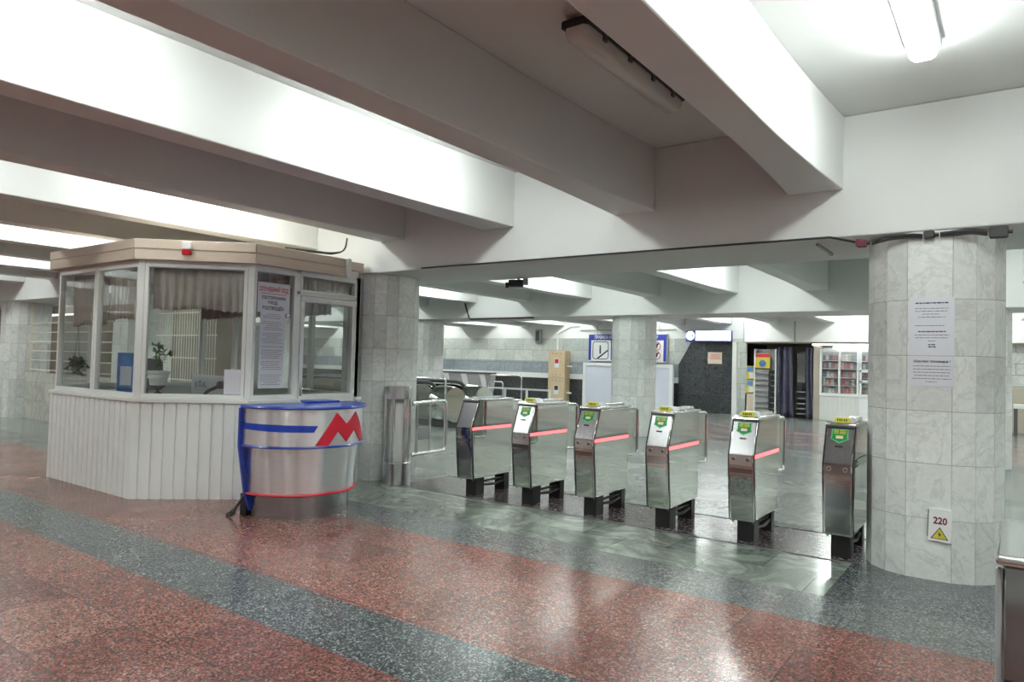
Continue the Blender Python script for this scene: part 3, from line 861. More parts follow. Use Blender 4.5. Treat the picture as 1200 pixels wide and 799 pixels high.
def plant(parent, n, h, seed, droop=.0, spread=.2):
    rnd = random.Random(seed); b = MB(); s = MB()
    for k in range(n):
        a = rnd.uniform(0, 2*PI); r = rnd.uniform(.02, spread); top = rnd.uniform(.4, 1)*h
        pts = [Vector((0, 0, 0)), Vector((r*.4*math.cos(a), r*.4*math.sin(a), top*.6)), Vector((r*math.cos(a), r*math.sin(a), top - droop*rnd.random()))]
        s.tube(pts, .003, 5)
        for j in range(5):
            q = pts[1].lerp(pts[2], rnd.random()*1.0) if j else pts[2]
            d = Vector((rnd.uniform(-1, 1), rnd.uniform(-1, 1), rnd.uniform(-.9, .6))).normalized()
            L = rnd.uniform(.05, .1); sd = d.cross(Vector((0, 0, 1))).normalized()*L*.3
            if sd.length < 1e-4: continue
            up = d.cross(sd).normalized()*.01
            b.poly([q, q + d*L*.5 + sd + up, q + d*L, q + d*L*.5 - sd + up], [(0, 1, 2), (0, 2, 3)])
    b.build('foliage', M['leaf'], parent, smooth=0, recalc=False); s.build('stem', M['leaf'], parent)
t = thing('potted_plant', 'green plant in a white ribbed pot on a stand in the booth corner window', 'plant', (-7.93, 4.12, .913))
P = MB(); P.lathe([(0.0, .22), (.085, .22), (.1, .3), (.115, .30), (.108, .345), (.122, .35), (.128, .385), (.115, .385), (.105, .36), (0, .36)], n=28); P.build('pot', M['white'], t)
MB().lathe([(0, .362), (.108, .362)], n=20).build('soil', M['soil'], t)
st = thing('dummy', '', '') if False else None
f = plant_root = None
pl = bpy.data.objects.new('plant_top', None); COL.objects.link(pl); pl.parent = t; pl.location = (0, 0, .36)
def plant_on(parent, z, **k):
    before = set(bpy.data.objects)
    plant(parent, **k)
    for o in set(bpy.data.objects) - before: o.location.z = z
bpy.data.objects.remove(pl)
plant_on(t, .36, n=9, h=.42, seed=2, spread=.16)
for s in (-1, 1):
    MB().tube([(s*.09, 0, .087), (0, .0, .15), (-s*.08, 0, .215)], .008, 8).build('stand_leg', M['black'], t)
    MB().tube([(0, s*.09, .087), (0, 0, .152), (0, -s*.08, .215)], .008, 8).build('stand_leg', M['black'], t)
t = thing('hanging_plant', 'dark trailing plant in a hanging pot behind the farthest booth pane', 'plant', (-9.24, 3.80, 1.3))
MB().lathe([(0, 0), (.05, 0), (.075, .09), (.068, .09), (0, .08)], n=20).build('pot', M['black'], t)
MB().tube([(.07, 0, .09), (0, 0, .5), (-.07, 0, .09)], .003, 5).build('hanger', M['black'], t)
MB().cyl((0, 0, .5), (0, 0, 1.174), .0025, 5).build('cord', M['black'], t)
plant_on(t, .08, n=14, h=.05, seed=6, spread=.12, droop=.2)
t = thing('telephone', 'black desk telephone on the booth desk behind the corner window', 'telephone', (-7.02, 4.22, .991), rad(25))
MB().prism([(-.09, 0), (.09, 0), (.09, .07), (-.09, .03)], 'x', -.08, .08).build('base', M['black'], t, bevel=.008)
hs = MB(); hs.tube(bend([(-.1, .03, .06), (-.05, .03, .115), (.05, .03, .155), (.1, .03, .2)], .03), .018, 10, taper=None); hs.build('handset', M['black'], t)
MB().prism(rrect(.06, .14, .13, .22, .025), 'y', .005, .06).build('earpiece', M['black'], t, bevel=.006)
t = thing('paper_stack', 'loose pile of white papers on the booth desk beside the blue card', 'papers', (-8.95, 4.15, .991))
for k in range(4):
    b = MB(); a = random.Random(k).uniform(-.4, .4)
    b.frame(Matrix.Rotation(a, 4, 'Z'), lambda q, k=k: q.box(-.15 + .03*k, -.105, .012*k, .15 + .03*k, .105, .012*k + .011))
    b.build('paper_sheet', M['paper'] if k != 1 else M['grey'], t)
t = thing('red_folder', 'small red folder lying on the booth desk by the front pane', 'folder', (-9.0, 3.86, .991), rad(10))
MB().box(-.12, -.09, 0, .12, .09, .03).build('cover', M['maroon'], t, bevel=.003)
t = thing('leaflet_stand', 'tall blue printed card standing on the booth desk by the front pane', 'card', (-8.42, 4.02, .993), rad(30))
MB().prism([(-.03, 0), (.0, .0), (.0, .46), (-.03, .50)], 'x', -.12, .12).build('card', M['bluebox'], t)
MB().box(-.08, -.032, .12, .06, -.0305, .34).build('picture', M['paper'], t)
MB().prism([(0, 0), (.1, 0), (0, .3)], 'x', -.02, .02).build('back_stay', M['grey'], t)
# low partition screen with pinned sheets behind the desk
t = thing('notice_screen', 'pale screen with pinned paper sheets at the back of the booth', 'screen', (-9.25, 5.60, 0))
MB().box(-.55, -.012, .55, .55, .012, 1.20).build('panel', M['upvc'], t, bevel=.003)
for s in (-1, 1): MB().box(s*.5 - .02, -.03, 0, s*.5 + .02, .03, .549).build('leg', M['grey'], t)
b = MB(); b.box(-.52, -.0145, .97, -.10, -.0125, 1.16)
b.text('у.б.к.', .13, (-.31, -.015, 1.07), (1, 0, 0), (0, 0, 1), 1, bold=.002)
b.build('pinned_sheet', [M['paper'], M['ink']], t, smooth=0, recalc=False, weld=False)
MB().box(-.06, -.0145, .96, .2, -.0125, 1.17).build('pinned_sheet', M['paper'], t, smooth=0)
MB().box(.25, -.0145, .95, .48, -.0125, 1.14).build('pinned_sheet', M['grey'], t, smooth=0)

# conduit cover and wires at the fascia end
o = MB().box(-6.452, 5.525, 2.45, -6.40, 5.58, 2.672).build('conduit_cover', M['white'], bevel=.006)
tag(o, 'short white plastic conduit cover at the end of the beige booth fascia', 'conduit')
w = MB()
for k in range(3):
    w.tube(bend([(-6.50 - .03*k, 5.0 - .12*k, 2.69 + .004*k), (-6.47 - .02*k, 5.35, 2.70 + .01*k), (-6.44 - .01*k, 5.50 + .012*k, 2.76), (-6.43 - .012*k, 5.52 + .012*k, ZJ - .01)], .08), .008, 6)
tag(w.build('cable_bundle', M['cable']), 'black cables rising from the booth roof to the ceiling beam', 'cable')
w = MB(); w.tube([(-6.03 + .005, -.2, ZJ + .02), (-6.03 + .005, 5.92, ZJ + .02)], .010, 6); w.tube([(-6.03 + .005, -.2, ZJ + .045), (-6.03 + .005, 5.9, ZJ + .045)], .008, 6)
tag(w.build('hanging_cable', M['cable']), 'black cable running along the bottom of the beam above the booth', 'cable')

# ------------------------------------------------------------------ information counter
CX, CYc = -5.77, 4.42
ct = thing('information_counter', 'half round steel counter with blue rims and red letter M in front of the booth', 'counter', (CX, CYc, 0))
A0, A1 = -PI/2, PI/2
def halfdrum(name, prof, m, par=ct, n=40):
    b = MB(); b.lathe(prof, n=n, a0=A0, a1=A1)
    k = len(prof)
    return b.build(name, m, par, smooth=35, recalc=True)
halfdrum('base_drum', [(0, .0), (.50, 0), (.50, .216), (0, .216)], M['brushed_dark'])
halfdrum('red_rim', [(0, .216), (.565, .216), (.572, .225), (.565, .236), (0, .236)], M['red'])
halfdrum('lower_drum', [(0, .236), (.545, .236), (.575, .66), (0, .66)], M['drum'])
halfdrum('blue_rim', [(0, .66), (.632, .66), (.638, .669), (.632, .679), (0, .679)], M['blue'])
ud = halfdrum('upper_drum', [(0, .68), (.62, .68), (.62, 1.015), (0, 1.015)], M['drum'])
halfdrum('counter_top', [(0, 1.016), (.648, 1.016), (.655, 1.028), (.648, 1.043), (0, 1.043)], M['blue'])
MB().prism([(-.12, .10), (.0, .02), (.12, .0), (.13, .40), (-.12, .42)], 'z', 1.044, 1.062).build('raised_plate', M['blue'], ct, bevel=.003)
bb = MB(); bb.prism([(-.65, 1.015), (.65, 1.015), (.65, .66), (.575, .216), (.52, .06), (-.52, .06), (-.575, .216), (-.65, .66)], 'x', -.03, -.001)
bb.build('back_board', M['blue'], ct, bevel=.003)
b = MB()
b.arcpatch((0, 0, 0), .6215, [(-89, .826), (-55, .812), (-24.8, .808), (-21.4, .868), (-55, .877), (-89, .881)], 0)
b.build('stripe', M['blue_film'], ud, smooth=40, recalc=False)
b = MB()
b.arcpatch((0, 0, 0), .6215, [(-23.9, .684), (-4.3, .985), (6.8, .872), (19.7, .985), (30, .86), (38.5, .695), (30.5, .688), (17.5, .81), (6.9, .706), (-2.8, .81), (-11.9, .682)], 0, .004)
b.build('logo', M['red'], ud, smooth=40, recalc=False)
w = MB(); w.tube(bend([(-5.86, 3.885, .19), (-5.87, 3.86, .12), (-5.93, 3.79, .016), (-5.98, 3.80, .014), (-6.05, 3.93, .014)], .05), .012, 8)
w.tube(bend([(-5.845, 3.885, .19), (-5.835, 3.80, .10), (-5.85, 3.77, .016), (-5.93, 3.79, .016)], .05), .012, 8)
tag(w.build('power_cord', M['cable']), 'thick black cord hanging at the foot of the steel counter', 'cord')
o = MB().box(-5.93, 3.905, 0, -5.835, 4.0, .20).build('connection_box', M['black'], bevel=.004)
tag(o, 'small black connection box on the floor behind the counter edge', 'box')

# ------------------------------------------------------------------ gate post and swing gate
PX, PY = -6.10, 6.12
t = thing('gate_post', 'round stainless guard post with upright bars beside the marble column', 'post', (PX, PY, 0))
MB().lathe([(0, 0), (.178, 0), (.178, .255), (.17, .265), (0, .265)], n=36).build('base_ring', M['brushed'], t)
MB().lathe([(0, 1.02), (.178, 1.02), (.178, 1.165), (.17, 1.172), (0, 1.172)], n=36).build('top_ring', M['brushed'], t)
for k in range(7):
    a = rad(-115 + k*52)
    MB().cyl((.152*math.cos(a), .152*math.sin(a), .26), (.152*math.cos(a), .152*math.sin(a), 1.025), .02, 12).build('bar', M['lid'], t)
MB().cyl((0, 0, .26), (0, 0, 1.025), .10, 24).build('core', M['upvc'], t)
GX = -6.06
t = thing('swing_gate', 'open tubular steel swing gate hung on the round guard post', 'gate', (GX, PY + .17, 0))
g = MB(); g.tube(bend([(0, .055, .955), (0, .665, .975), (0, .675, .33), (0, .055, .322)], .07, 8), .023, 12); g.build('gate_frame', M['lid'], t, smooth=60)
for y in (.14, .37):
    MB().cyl((0, y, .33), (0, y, .962), .012, 10).build('bar', M['lid'], t)
MB().box(-.006, .155, .50, .006, .355, .66).build('plate', M['brushed_dark'], t, bevel=.004)
for z in (.955, .322):
    MB().cyl((0, .035, z), (0, .075, z), .03, 12).build('hinge', M['lid'], t)

# ------------------------------------------------------------------ noticeboard column fittings
YF = 5.9535
def colsheet(label, x0, z0, x1, z1, fn, group=None, name='mounted_notice', cat='notice', mats=None, th=.0015):
    b = MB(); b.box(x0, YF - th, z0, x1, YF, z1, 0)
    fn(b)
    return tag(b.build(name, mats or [M['paper'], M['ink'], M['ink_black']], smooth=0, recalc=False, weld=False), label, cat, group)
def g1(b):
    o = (-.646, YF - .0018, 0); w = .285
    b.lines(o, (1, 0, 0), (0, 0, 1), w, [(2.010, .14, .88)], .009, 2, seed=9)
    b.lines(o, (1, 0, 0), (0, 0, 1), w, [(1.972, .13, .88), (1.952, .13, .86), (1.930, .3, .68), (1.908, .2, .8), (1.845, .12, .78)], .005, 1, seed=10)
    b.lines(o, (1, 0, 0), (0, 0, 1), w, [(1.800, .2, .82)], .008, 2, seed=11)
    b.lines(o, (1, 0, 0), (0, 0, 1), w, [(1.776, .12, .9), (1.756, .14, .86), (1.733, .42, .6)], .005, 1, seed=12)
    b.lines(o, (1, 0, 0), (0, 0, 1), w, [(1.704, .43, .6), (1.688, .43, .6)], .008, 2, seed=13)
colsheet('upper white printed notice taped to the near marble column', -.648, 1.628, -.360, 2.055, g1)
def g2(b):
    b.text('Шановні пасажири !', .024, (-.50, YF - .0022, 1.585), (1, 0, 0), (0, 0, 1), 2, bold=.0006)
    o = (-.648, YF - .0018, 0); w = .29
    b.lines(o, (1, 0, 0), (0, 0, 1), w, [(1.548, .1, .92), (1.525, .1, .92), (1.502, .1, .92), (1.479, .13, .88), (1.456, .08, .94), (1.434, .38, .62)], .005, 1, seed=14)
colsheet('lower white printed notice taped below another on the near marble column', -.650, 1.400, -.360, 1.622, g2)
t = thing('socket_cover_plate', 'white 220 volt cover plate with yellow warning triangle low on the near column', 'plate', (-.44, YF, .404), 0)
t.rotation_euler = (0, rad(2), 0)
MB().prism(rrect(-.072, -.118, .072, .118, .004), 'y', -.014, 0).build('plate', M['white'], t, bevel=.002)
b = MB(); b.text('220', .068, (.0, -.0145, .03), (1, 0, 0), (0, 0, 1), 0, bold=.002, sx=.85); b.build('numeral', M['maroon'], t, smooth=0, recalc=False)
b = MB()
b.face([(-.056, -.0146, -.1), (.056, -.0146, -.1), (0, -.0146, -.012)], 1); b.face([(-.046, -.0150, -.095), (.046, -.0150, -.095), (0, -.0150, -.022)], 0)
b.face([(.004, -.0154, -.045), (-.012, -.0154, -.068), (-.002, -.0154, -.068), (-.006, -.0154, -.088), (.011, -.0154, -.062), (.001, -.0154, -.062)], 1)
b.build('warning_triangle', [M['yellow'], M['ink_black']], t, smooth=0, recalc=False, weld=False)
b = MB(); b.box(-.078, -.012, -.09, -.070, -.002, .1); b.build('torn_edge', M['darkgrey'], t)
# junction boxes and cable at the column head
def jbox(x, y, z, lab, m, sx=.05, sz=.04):
    t = thing('ceiling_junction_box', lab, 'junction box', (x, y, z), group='junction boxes at the column head')
    MB().prism(rrect(-sx, -sz, sx, sz, .012), 'y', -.06, 0).build('housing', m, t, bevel=.005)
    MB().cyl((sx, -.03, 0), (sx + .025, -.03, 0), .014, 10).build('gland', M['black'], t)
jbox(-.97, YG1 - .001, 2.485, 'reddish junction box at the turnstile side of the near column head', M['maroon'], .035, .03)
jbox(-.52, YG1 + .008, 2.515, 'small black junction box above the paper notices on the near column head', M['black'], .035, .026)
jbox(-.10, YG1 - .001, 2.495, 'black junction box on the near column head farthest from the turnstiles', M['black'], .055, .04)
w = MB()
w.tube([(-5.6, YG1 - .012, ZG + .012), (-3.2, YG1 - .012, ZG + .010), (-1.2, YG1 - .012, ZG + .004), (-1.015, YG1 - .02, 2.50)], .009, 6)
tag(w.build('hanging_cable', M['cable']), 'black cable along the lower edge of the near girder over the turnstiles', 'cable')
for x0, x1, z0, z1, lab in ((-.90, -.562, 2.488, 2.512, 'pair of black cables between the reddish and the small black junction box'), (-.452, -.166, 2.515, 2.497, 'pair of black cables between the two black junction boxes')):
    w = MB()
    w.tube(bend([(x0, YG1 - .03, z0), (x0 + .08, YG1 - .025, 2.522), (x1 - .08, YG1 - .025, 2.524), (x1, YG1 - .03, z1)], .05), .012, 6)
    w.tube(bend([(x0, YG1 - .026, z0 - .014), (x0 + .1, YG1 - .022, 2.500), (x1 - .1, YG1 - .022, 2.506), (x1, YG1 - .026, z1 - .014)], .05), .009, 6)
    tag(w.build('hanging_cable', M['cable']), lab, 'cable')
w = MB()
w.tube(bend([(-11.06, 13.30, 2.93), (-11.0, 13.30, 2.75), (-10.90, 13.30, 2.53), (-10.6, 13.30, 2.532), (-9.0, 13.302, 2.535)], .06), .022, 6)
tag(w.build('hanging_cable', M['cable']), 'black cable dropping down the face of the far girder beyond the escalator', 'cable')
w = MB(); w.tube([(-13.15, YW - .05, 2.75), (-9.4, YW - .05, 2.75)], .02, 6)
tag(w.build('hanging_conduit', M['grey']), 'thin grey conduit along the far wall above the rules sign', 'conduit')
# camera under the near girder
t = thing('security_camera', 'dark boxy security camera under the near girder', 'camera', (-5.03, 7.08, ZG), rad(30))
MB().box(-.12, -.075, -.115, .06, .045, -.03).build('housing', M['black'], t, bevel=.008)
MB().cyl((-.16, -.02, -.095), (-.12, -.02, -.095), .035, 14).build('lens', M['rubber'], t)
MB().box(.06, -.06, -.085, .12, .04, -.01).build('bracket', M['grey'], t, bevel=.004)
MB().cyl((0, 0, -.035), (0, 0, 0), .02, 10).build('mount', M['grey'], t)
# thin rod lamp end under girder
t = thing('ceiling_cable_duct', 'thin grey duct under the near girder beside the noticeboard column', 'duct', (-1.34, 6.15, ZG))
MB().box(-.012, 0, -.02, .012, .60, 0).build('duct', M['grey'], t); MB().box(-.02, .55, -.03, .02, .60, -.001).build('end_cap', M['white'], t)

# ------------------------------------------------------------------ low wall, grille and lamp beyond the booth
struct(MB().box(-17.72, 6.25, 0, -10.4, 6.42, 1.0).build('wall_low', marble('low_wall_marble', (.55, .55, .50), (.38, .38, .35), .35, 1.5, brick=(.45, .4, .005), attr=False, seam=(.6, .6, .6)), smooth=0))
t = thing('barred_grille', 'cream barred grille standing on the low marble wall behind the booth', 'grille', (-15.72, 6.33, 1.0))
for z in (.06, .27, .47, .67, .87, 1.07):
    MB().box(-1.97, -.012, z, 1.97, .012, z + .022).build('rail', M['cream'], t)
for x in (-1.97, -.45, 1.95):
    MB().box(x, -.02, -.1 + .1, x + .03, .02, 1.5).build('upright', M['cream'], t)
t = thing('barred_grille', 'cream grille of close upright bars seen through the booth glass', 'grille', (-11.35, 6.33, 1.0))
for z in (.05, .42, .80, 1.18):
    MB().box(-.93, -.012, z, .93, .012, z + .02).build('rail', M['cream'], t)
for k in range(24):
    MB().cyl((-.9 + k*.078, 0, 0), (-.9 + k*.078, 0, 1.5), .006, 6).build('bar', M['cream'], t)
struct(MB().box(-30.9, 9.2, 0, -14.0, 9.4, ZJ - .01).build('wall_partition', M['brownwall'], smooth=0))
t = thing('wall_lamp', 'long lit tube lamp on the brown wall beyond the grille', 'lamp', (-24.2, 9.18, 2.58))
MB().box(-2.6, -.05, 0, 2.6, .01, .03).build('lamp_base', M['white'], t)
MB().cyl((-2.6, -.06, -.012), (2.6, -.06, -.012), .018, 10).build('lamp_tube', M['signlight'], t)
for s in (-1, 1): MB().box(s*2.6 - .03, -.08, -.03, s*2.6 + .03, -.02, .03).build('end_cap', M['white'], t)

# ------------------------------------------------------------------ escalator landing
def escal(y, lab):
    t = thing('escalator_balustrade', lab, 'escalator', (-10.2, y, 0), group='escalator balustrades')
    def stad(x0, x1, z0, z1, n=14):
        r = (z1 - z0)/2; cz = (z0 + z1)/2
        out = [(x0, z0)]
        for i in range(n + 1):
            a = -PI/2 + PI*i/n; out.append((x1 - r + r*math.cos(a), cz + r*math.sin(a)))
        return out + [(x0, z1)]
    MB().prism(stad(-6.0, -.55, .14, .92), 'y', -.10, .10).build('panel', M['steel'], t, smooth=40)
    MB().box(-6.0, -.16, 0, -.1, .16, .16).build('skirt', M['darkgrey'], t, bevel=.02)
    pts = [(-6.0, 0, .985)] + [(-.98 + .475*math.cos(a), 0, .53 + .455*math.sin(a)) for a in [PI/2 - PI*i/16 for i in range(17)]] + [(-1.6, 0, .08)]
    MB().tube(pts, .045, 10).build('handrail', M['rubber'], t, smooth=60)
    c = MB(); c.tube([(-.52, 0, .52), (-.18, 0, .5), (-.06, 0, .5)], .42, 28, taper=[1, 1, .94]); c.build('newel_drum', M['steel'], t, smooth=35)
escal(12.1, 'polished escalator balustrade with drum end and black handrail, nearer one')
escal(13.15, 'polished escalator balustrade with black handrail, behind the nearer one')
def hoop(pts, r, lab, name='handrail_hoop', group='steel rails by the escalator', m=M['lid']):
    b = MB(); b.tube(bend(pts, .08), r, 10)
    return tag(b.build(name, m, smooth=60), lab, 'rail', group)
hoop([(-11.15, 11.6, 0), (-11.15, 11.6, 1.08), (-10.13, 11.6, 1.10), (-10.13, 11.6, 0)], .024, 'steel hoop rail in front of the escalator drum end')
hoop([(-12.5, 11.4, 1.10), (-10.9, 11.1, 1.09), (-10.9, 11.1, .12), (-11.1, 11.1, .0)], .022, 'steel rail with flat top seen past the guard post')
hoop([(-12.0, 15.6, 0), (-12.0, 15.6, 1.12), (-10.9, 15.6, 1.13), (-10.9, 15.6, 0)], .024, 'tall steel hoop rail beyond the escalator parapet')
hoop([(-12.3, 15.9, 0), (-12.3, 15.9, .93), (-11.75, 15.9, .93), (-11.75, 15.9, 0)], .022, 'low steel hoop rail beside the taller hoop beyond the escalator')
t = thing('escalator_parapet', 'grey metal parapet with white brackets behind the escalator', 'parapet', (-14.3, 17.0, 0))
MB().prism([(-1.6, 0), (1.15, 0), (1.3, .95), (1.3, 1.12), (-1.6, 1.12)], 'y', 0, .2).build('panel', M['grey'], t, bevel=.01)
MB().box(-1.62, -.02, 1.12, 1.32, .22, 1.16).build('cap_rail', M['darkgrey'], t)
for x in (-1.2, -.5, .25, .98):
    b = MB(); b.prism([(-.14, 1.1), (.05, 1.1), (.16, .72), (0, .72)], 'y', -.045, -.001); b.frame(Matrix.Translation((x*0, 0, 0)), lambda q: None)
    b.v = [(p[0] + x, p[1], p[2]) for p in b.v]; b.build('bracket', M['white'], t)
t = thing('white_railing', 'low white metal railing below the stacked beige cabinets', 'railing', (-11.58, 15.0, 0))
for z in (.78, .42): MB().box(0, -.02, z, 2.0, .02, z + .045).build('rail', M['white'], t)
for x in (0, .55, 1.25, 1.955): MB().box(x, -.022, 0, x + .045, .022, .79).build('post', M['white'], t)
# beige cabinets, conduit
for z0, z1, lab, m in ((.98, 1.975, 'upper beige metal cabinet stacked at the marble wall', M['red']), (.0, .97, 'lower beige metal cabinet stacked at the marble wall', M['ink_black'])):
    t = thing('equipment_cabinet', lab, 'cabinet', (-13.9, YW - .04, z0), group='stacked beige cabinets')
    h = z1 - z0
    MB().box(-.40, -.38, 0, .33, 0, h).build('housing', M['beige_box'], t, bevel=.008)
    MB().box(-.38, -.392, .03, .30, -.381, h - .03).build('door', M['beige_box'], t, bevel=.004)
    b = MB(); b.box(-.12, -.396, h*.5 - .14, .08, -.393, h*.5 + .2, 0); b.box(-.1, -.398, h*.5 + .02, .06, -.3965, h*.5 + .18, 1)
    b.build('label_plate', [M['paper'], m], t)
    v = MB()
    for zz in (.1, h - .12):
        for xx in (-.2, -.04, .14): v.cyl((xx, -.394, zz), (xx, -.398, zz), .02, 10)
    v.build('vent', M['ink'], t)
    MB().cyl((.33, -.2, h*.42), (.52, -.2, h*.42), .03, 10).build('pipe_stub', M['white'], t)
w = MB(); w.tube(bend([(-14.15, YW - .04, 2.0), (-14.15, YW - .04, 2.62), (-13.6, YW - .04, 2.9), (-13.2, YW - .04, 2.92)], .05), .035, 8)
tag(w.build('white_conduit', M['white']), 'white conduit rising from the beige cabinets to the ceiling', 'conduit')
t = thing('wall_speaker', 'small grey loudspeaker high on the marble wall near the cabinets', 'loudspeaker', (-15.0, YW - .01, 2.55))
MB().prism(rrect(-.12, -.3, .12, .25, .04), 'y', -.14, 0).build('housing', M['grey'], t, bevel=.01)
MB().prism(rrect(-.08, -.2, .08, .18, .03), 'y', -.146, -.141).build('mesh_front', M['darkgrey'], t)

# escalator rules sign and white boards
t = thing('rules_sign', 'blue and white escalator rules sign hung above the white boards', 'sign', (-11.2, YW - .10, 1.62))
MB().box(-1.53, -.05, 0, 1.50, .08, .98).build('panel', M['white'], t, bevel=.006)
b = MB(); b.box(-1.53, -.056, .76, 1.50, -.051, .97, 0); b.box(-1.53, -.056, .03, -1.43, -.051, .77, 0); b.box(1.40, -.056, .03, 1.50, -.051, .77, 0); b.box(-.62, -.056, .05, -.57, -.051, .76, 0)
b.text('ПРАВИЛА КОРИСТУВАННЯ ЕСКАЛАТОРОМ', .165, (-.05, -.0575, .865), (1, 0, 0), (0, 0, 1), 1, bold=.004, sx=.70)
b.build('heading', [M['bluesign'], M['paper']], t, smooth=0, recalc=False, weld=False)
b = MB()
ring = rrect(-1.35, .08, -.72, .70, .1)
b.tube([(x, -.056, z) for x, z in ring], .012, 6, 0, closed=True)
b.face([(-1.2, -.0535, .1), (-1.1, -.0535, .1), (-.74, -.0535, .36), (-.74, -.0535, .42)], 0)
b.box(-1.08, -.055, .27, -1.02, -.052, .5, 0); b.cyl((-1.05, -.052, .54), (-1.05, -.056, .54), .035, 12, 0)
b.build('pictogram', [M['ink_black'], M['red_print']], t, smooth=0, recalc=False, weld=False)
for z in (.24, .56):
    b = MB()
    b.tube([(1.15 + .135*math.cos(2*PI*i/20), -.056, z + .135*math.sin(2*PI*i/20)) for i in range(20)], .014, 6, 1, closed=True)
    b.face([(1.06, -.0535, z - .1), (1.10, -.0535, z - .11), (1.24, -.0535, z + .09), (1.20, -.0535, z + .11)], 0)
    b.box(1.13, -.055, z - .06, 1.18, -.052, z + .03, 0); b.cyl((1.155, -.052, z + .06), (1.155, -.056, z + .06), .03, 12, 0)
    b.build('pictogram', [M['ink_black'], M['red_print']], t, smooth=0, recalc=False, weld=False)
for s in (-1.2, 1.2): MB().cyl((s, 0, .975), (s, 0, 1.30), .012, 8).build('hanger', M['grey'], t)
for x0, x1, lab in ((-12.83, -11.12, 'blank white framed board below the pictogram side of the rules sign'), (-11.08, -9.36, 'blank white framed board next to the black stone facing')):
    t = thing('white_board', lab, 'board', ((x0+x1)/2, YW - .34, 0), group='white framed boards')
    w2 = (x1 - x0)/2
    MB().box(-w2, 0, 0, w2, .10, 1.56).build('panel', plain('bluish_white_board', (.62, .65, .74), .5, var=.02) if 'bluish_white_board' not in bpy.data.materials else bpy.data.materials['bluish_white_board'], t)
    b = MB()
    for q in ((-w2, 0, -w2 + .12, 1.56), (w2 - .12, 0, w2, 1.56), (-w2 + .12, 1.45, w2 - .12, 1.56), (-w2 + .12, 0, w2 - .12, .1)):
        b.box(q[0], -.03, q[1], q[2], -.001, q[3])
    b.build('frame', M['white'], t, weld=False)
# lit sign
t = thing('lit_sign', 'glowing white box sign with round icon over the black stone facing', 'sign', (-8.22, YW - .06, 2.34))
MB().box(-.76, -.16, 0, .76, 0, .36).build('housing', M['bluesign'], t, bevel=.006)
MB().box(-.42, -.166, .04, .75, -.161, .35).build('lit_face', M['signlight'], t)
b = MB(); b.tube([(-.60, -.161, .20), (-.60, -.168, .20)], .145, 28, 0); b.build('icon_disc', M['signlight'], t)
MB().prism([(-.57, .13), (-.5, .17), (-.5, .23), (-.57, .27)], 'y', -.172, -.169).build('icon', M['teal'], t)
sg = MB(); sg.box(-8.27, YW - .06, 1.62, -7.80, YW - .052, 2.0, 0)
sg.lines((-8.27, YW - .0605, 0), (1, 0, 0), (0, 0, 1), .47, [(1.9, .2, .8), (1.84, .15, .85), (1.78, .15, .9)], .022, 1, seed=3)
tag(sg.build('wall_plate', [M['fascia'], M['red_print']], smooth=0, recalc=False, weld=False), 'small cream plate with red print on the black stone facing', 'plate')

# kiosk recess: fascia, back wall, ceiling
struct(MB().box(-7.0, YW - .35, 2.34, -3.3, YW - .25, ZC).build('trim_3', M['wallpaint'], smooth=0), 'white fascia over the kiosks')
for x in (-7.0, -5.46): struct(MB().box(x - .02, YW - .37, 2.30, x + .02, YW - .351, 2.97).build('trim_4', M['grey'], smooth=0))
struct(MB().box(-7.0, YW - .25, 2.30, XR, YW + 2.2, 2.36).build('ceiling_recess', M['beigewall'], smooth=0))
struct(MB().box(-7.2, YW + 2.2, 0, XR, YW + 2.4, 2.4).build('wall_recess', M['beigewall'], smooth=0))
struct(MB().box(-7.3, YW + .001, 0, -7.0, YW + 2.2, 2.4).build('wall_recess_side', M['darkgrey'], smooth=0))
struct(MB().box(-7.0, YW + .3, -.05, XR, YW + 2.4, -.001 + .001).build('floor_recess', M['grey_slabs'], smooth=0))
struct(MB().box(-3.3, YW - .3, 2.34, XR, YW + .0, ZC).build('trim_5', M['wallpaint'], smooth=0))
# pictures on the dark side of the recess
for z, lab in ((1.16, 'upper small yellow and blue picture card by the brochure rack'), (.72, 'lower small yellow and blue picture card by the brochure rack')):
    t = thing('picture_card', lab, 'card', (-6.87, YW - .02, z), group='picture cards by the rack')
    MB().box(-.12, -.03, 0, .12, 0, .42).build('panel', M['yellow'], t)
    MB().box(-.11, -.034, .24, .08, -.031, .39).build('picture', M['bluebox'], t); MB().box(-.04, -.034, .03, .1, -.031, .2).build('picture', M['paper'], t)
struct(MB().box(-7.05, YW - .0, 0, -6.68, YW + .1, .70).build('trim_6', M['fascia'], smooth=0))
# brochure rack
t = thing('brochure_rack', 'tall grey brochure rack with yellow picture on top in the kiosk recess', 'rack', (-6.42, YW + .02, 0))
MB().box(-.29, .06, 0, .34, .12, 2.12).build('back_panel', M['grey'], t)
for x in (-.30, .34): MB().box(x - .02, -.14, 0, x + .02, .12, 2.12).build('upright', M['white'], t)
for k in range(8):
    z = .10 + k*.175
    s = MB(); s.prism([(-.14, z), (-.14, z + .075), (-.13, z + .075), (-.02, z + .005), (.05, z + .005), (.05, z)], 'x', -.28, .13); s.build('pocket', M['lid'] if k % 2 else M['grey'], t)
    b = MB()
    for j in range(6): b.box(-.27 + j*.065, -.10, z + .012, -.22 + j*.065, -.085, z + .15)
    b.build('leaflets', M['goods'] if False else M['grey'], t)
    b = MB(); b.box(.15, -.1, z + .012, .32, -.07, z + .14); b.build('dark_tray', M['black'], t)
MB().box(-.28, -.12, 1.52, .16, -.1, 1.98).build('picture', M['yellow'], t)
b = MB(); b.tube([(-.06, -.121, 1.66), (-.06, -.126, 1.66)], .11, 20); b.build('picture_disc', M['bluebox'], t)
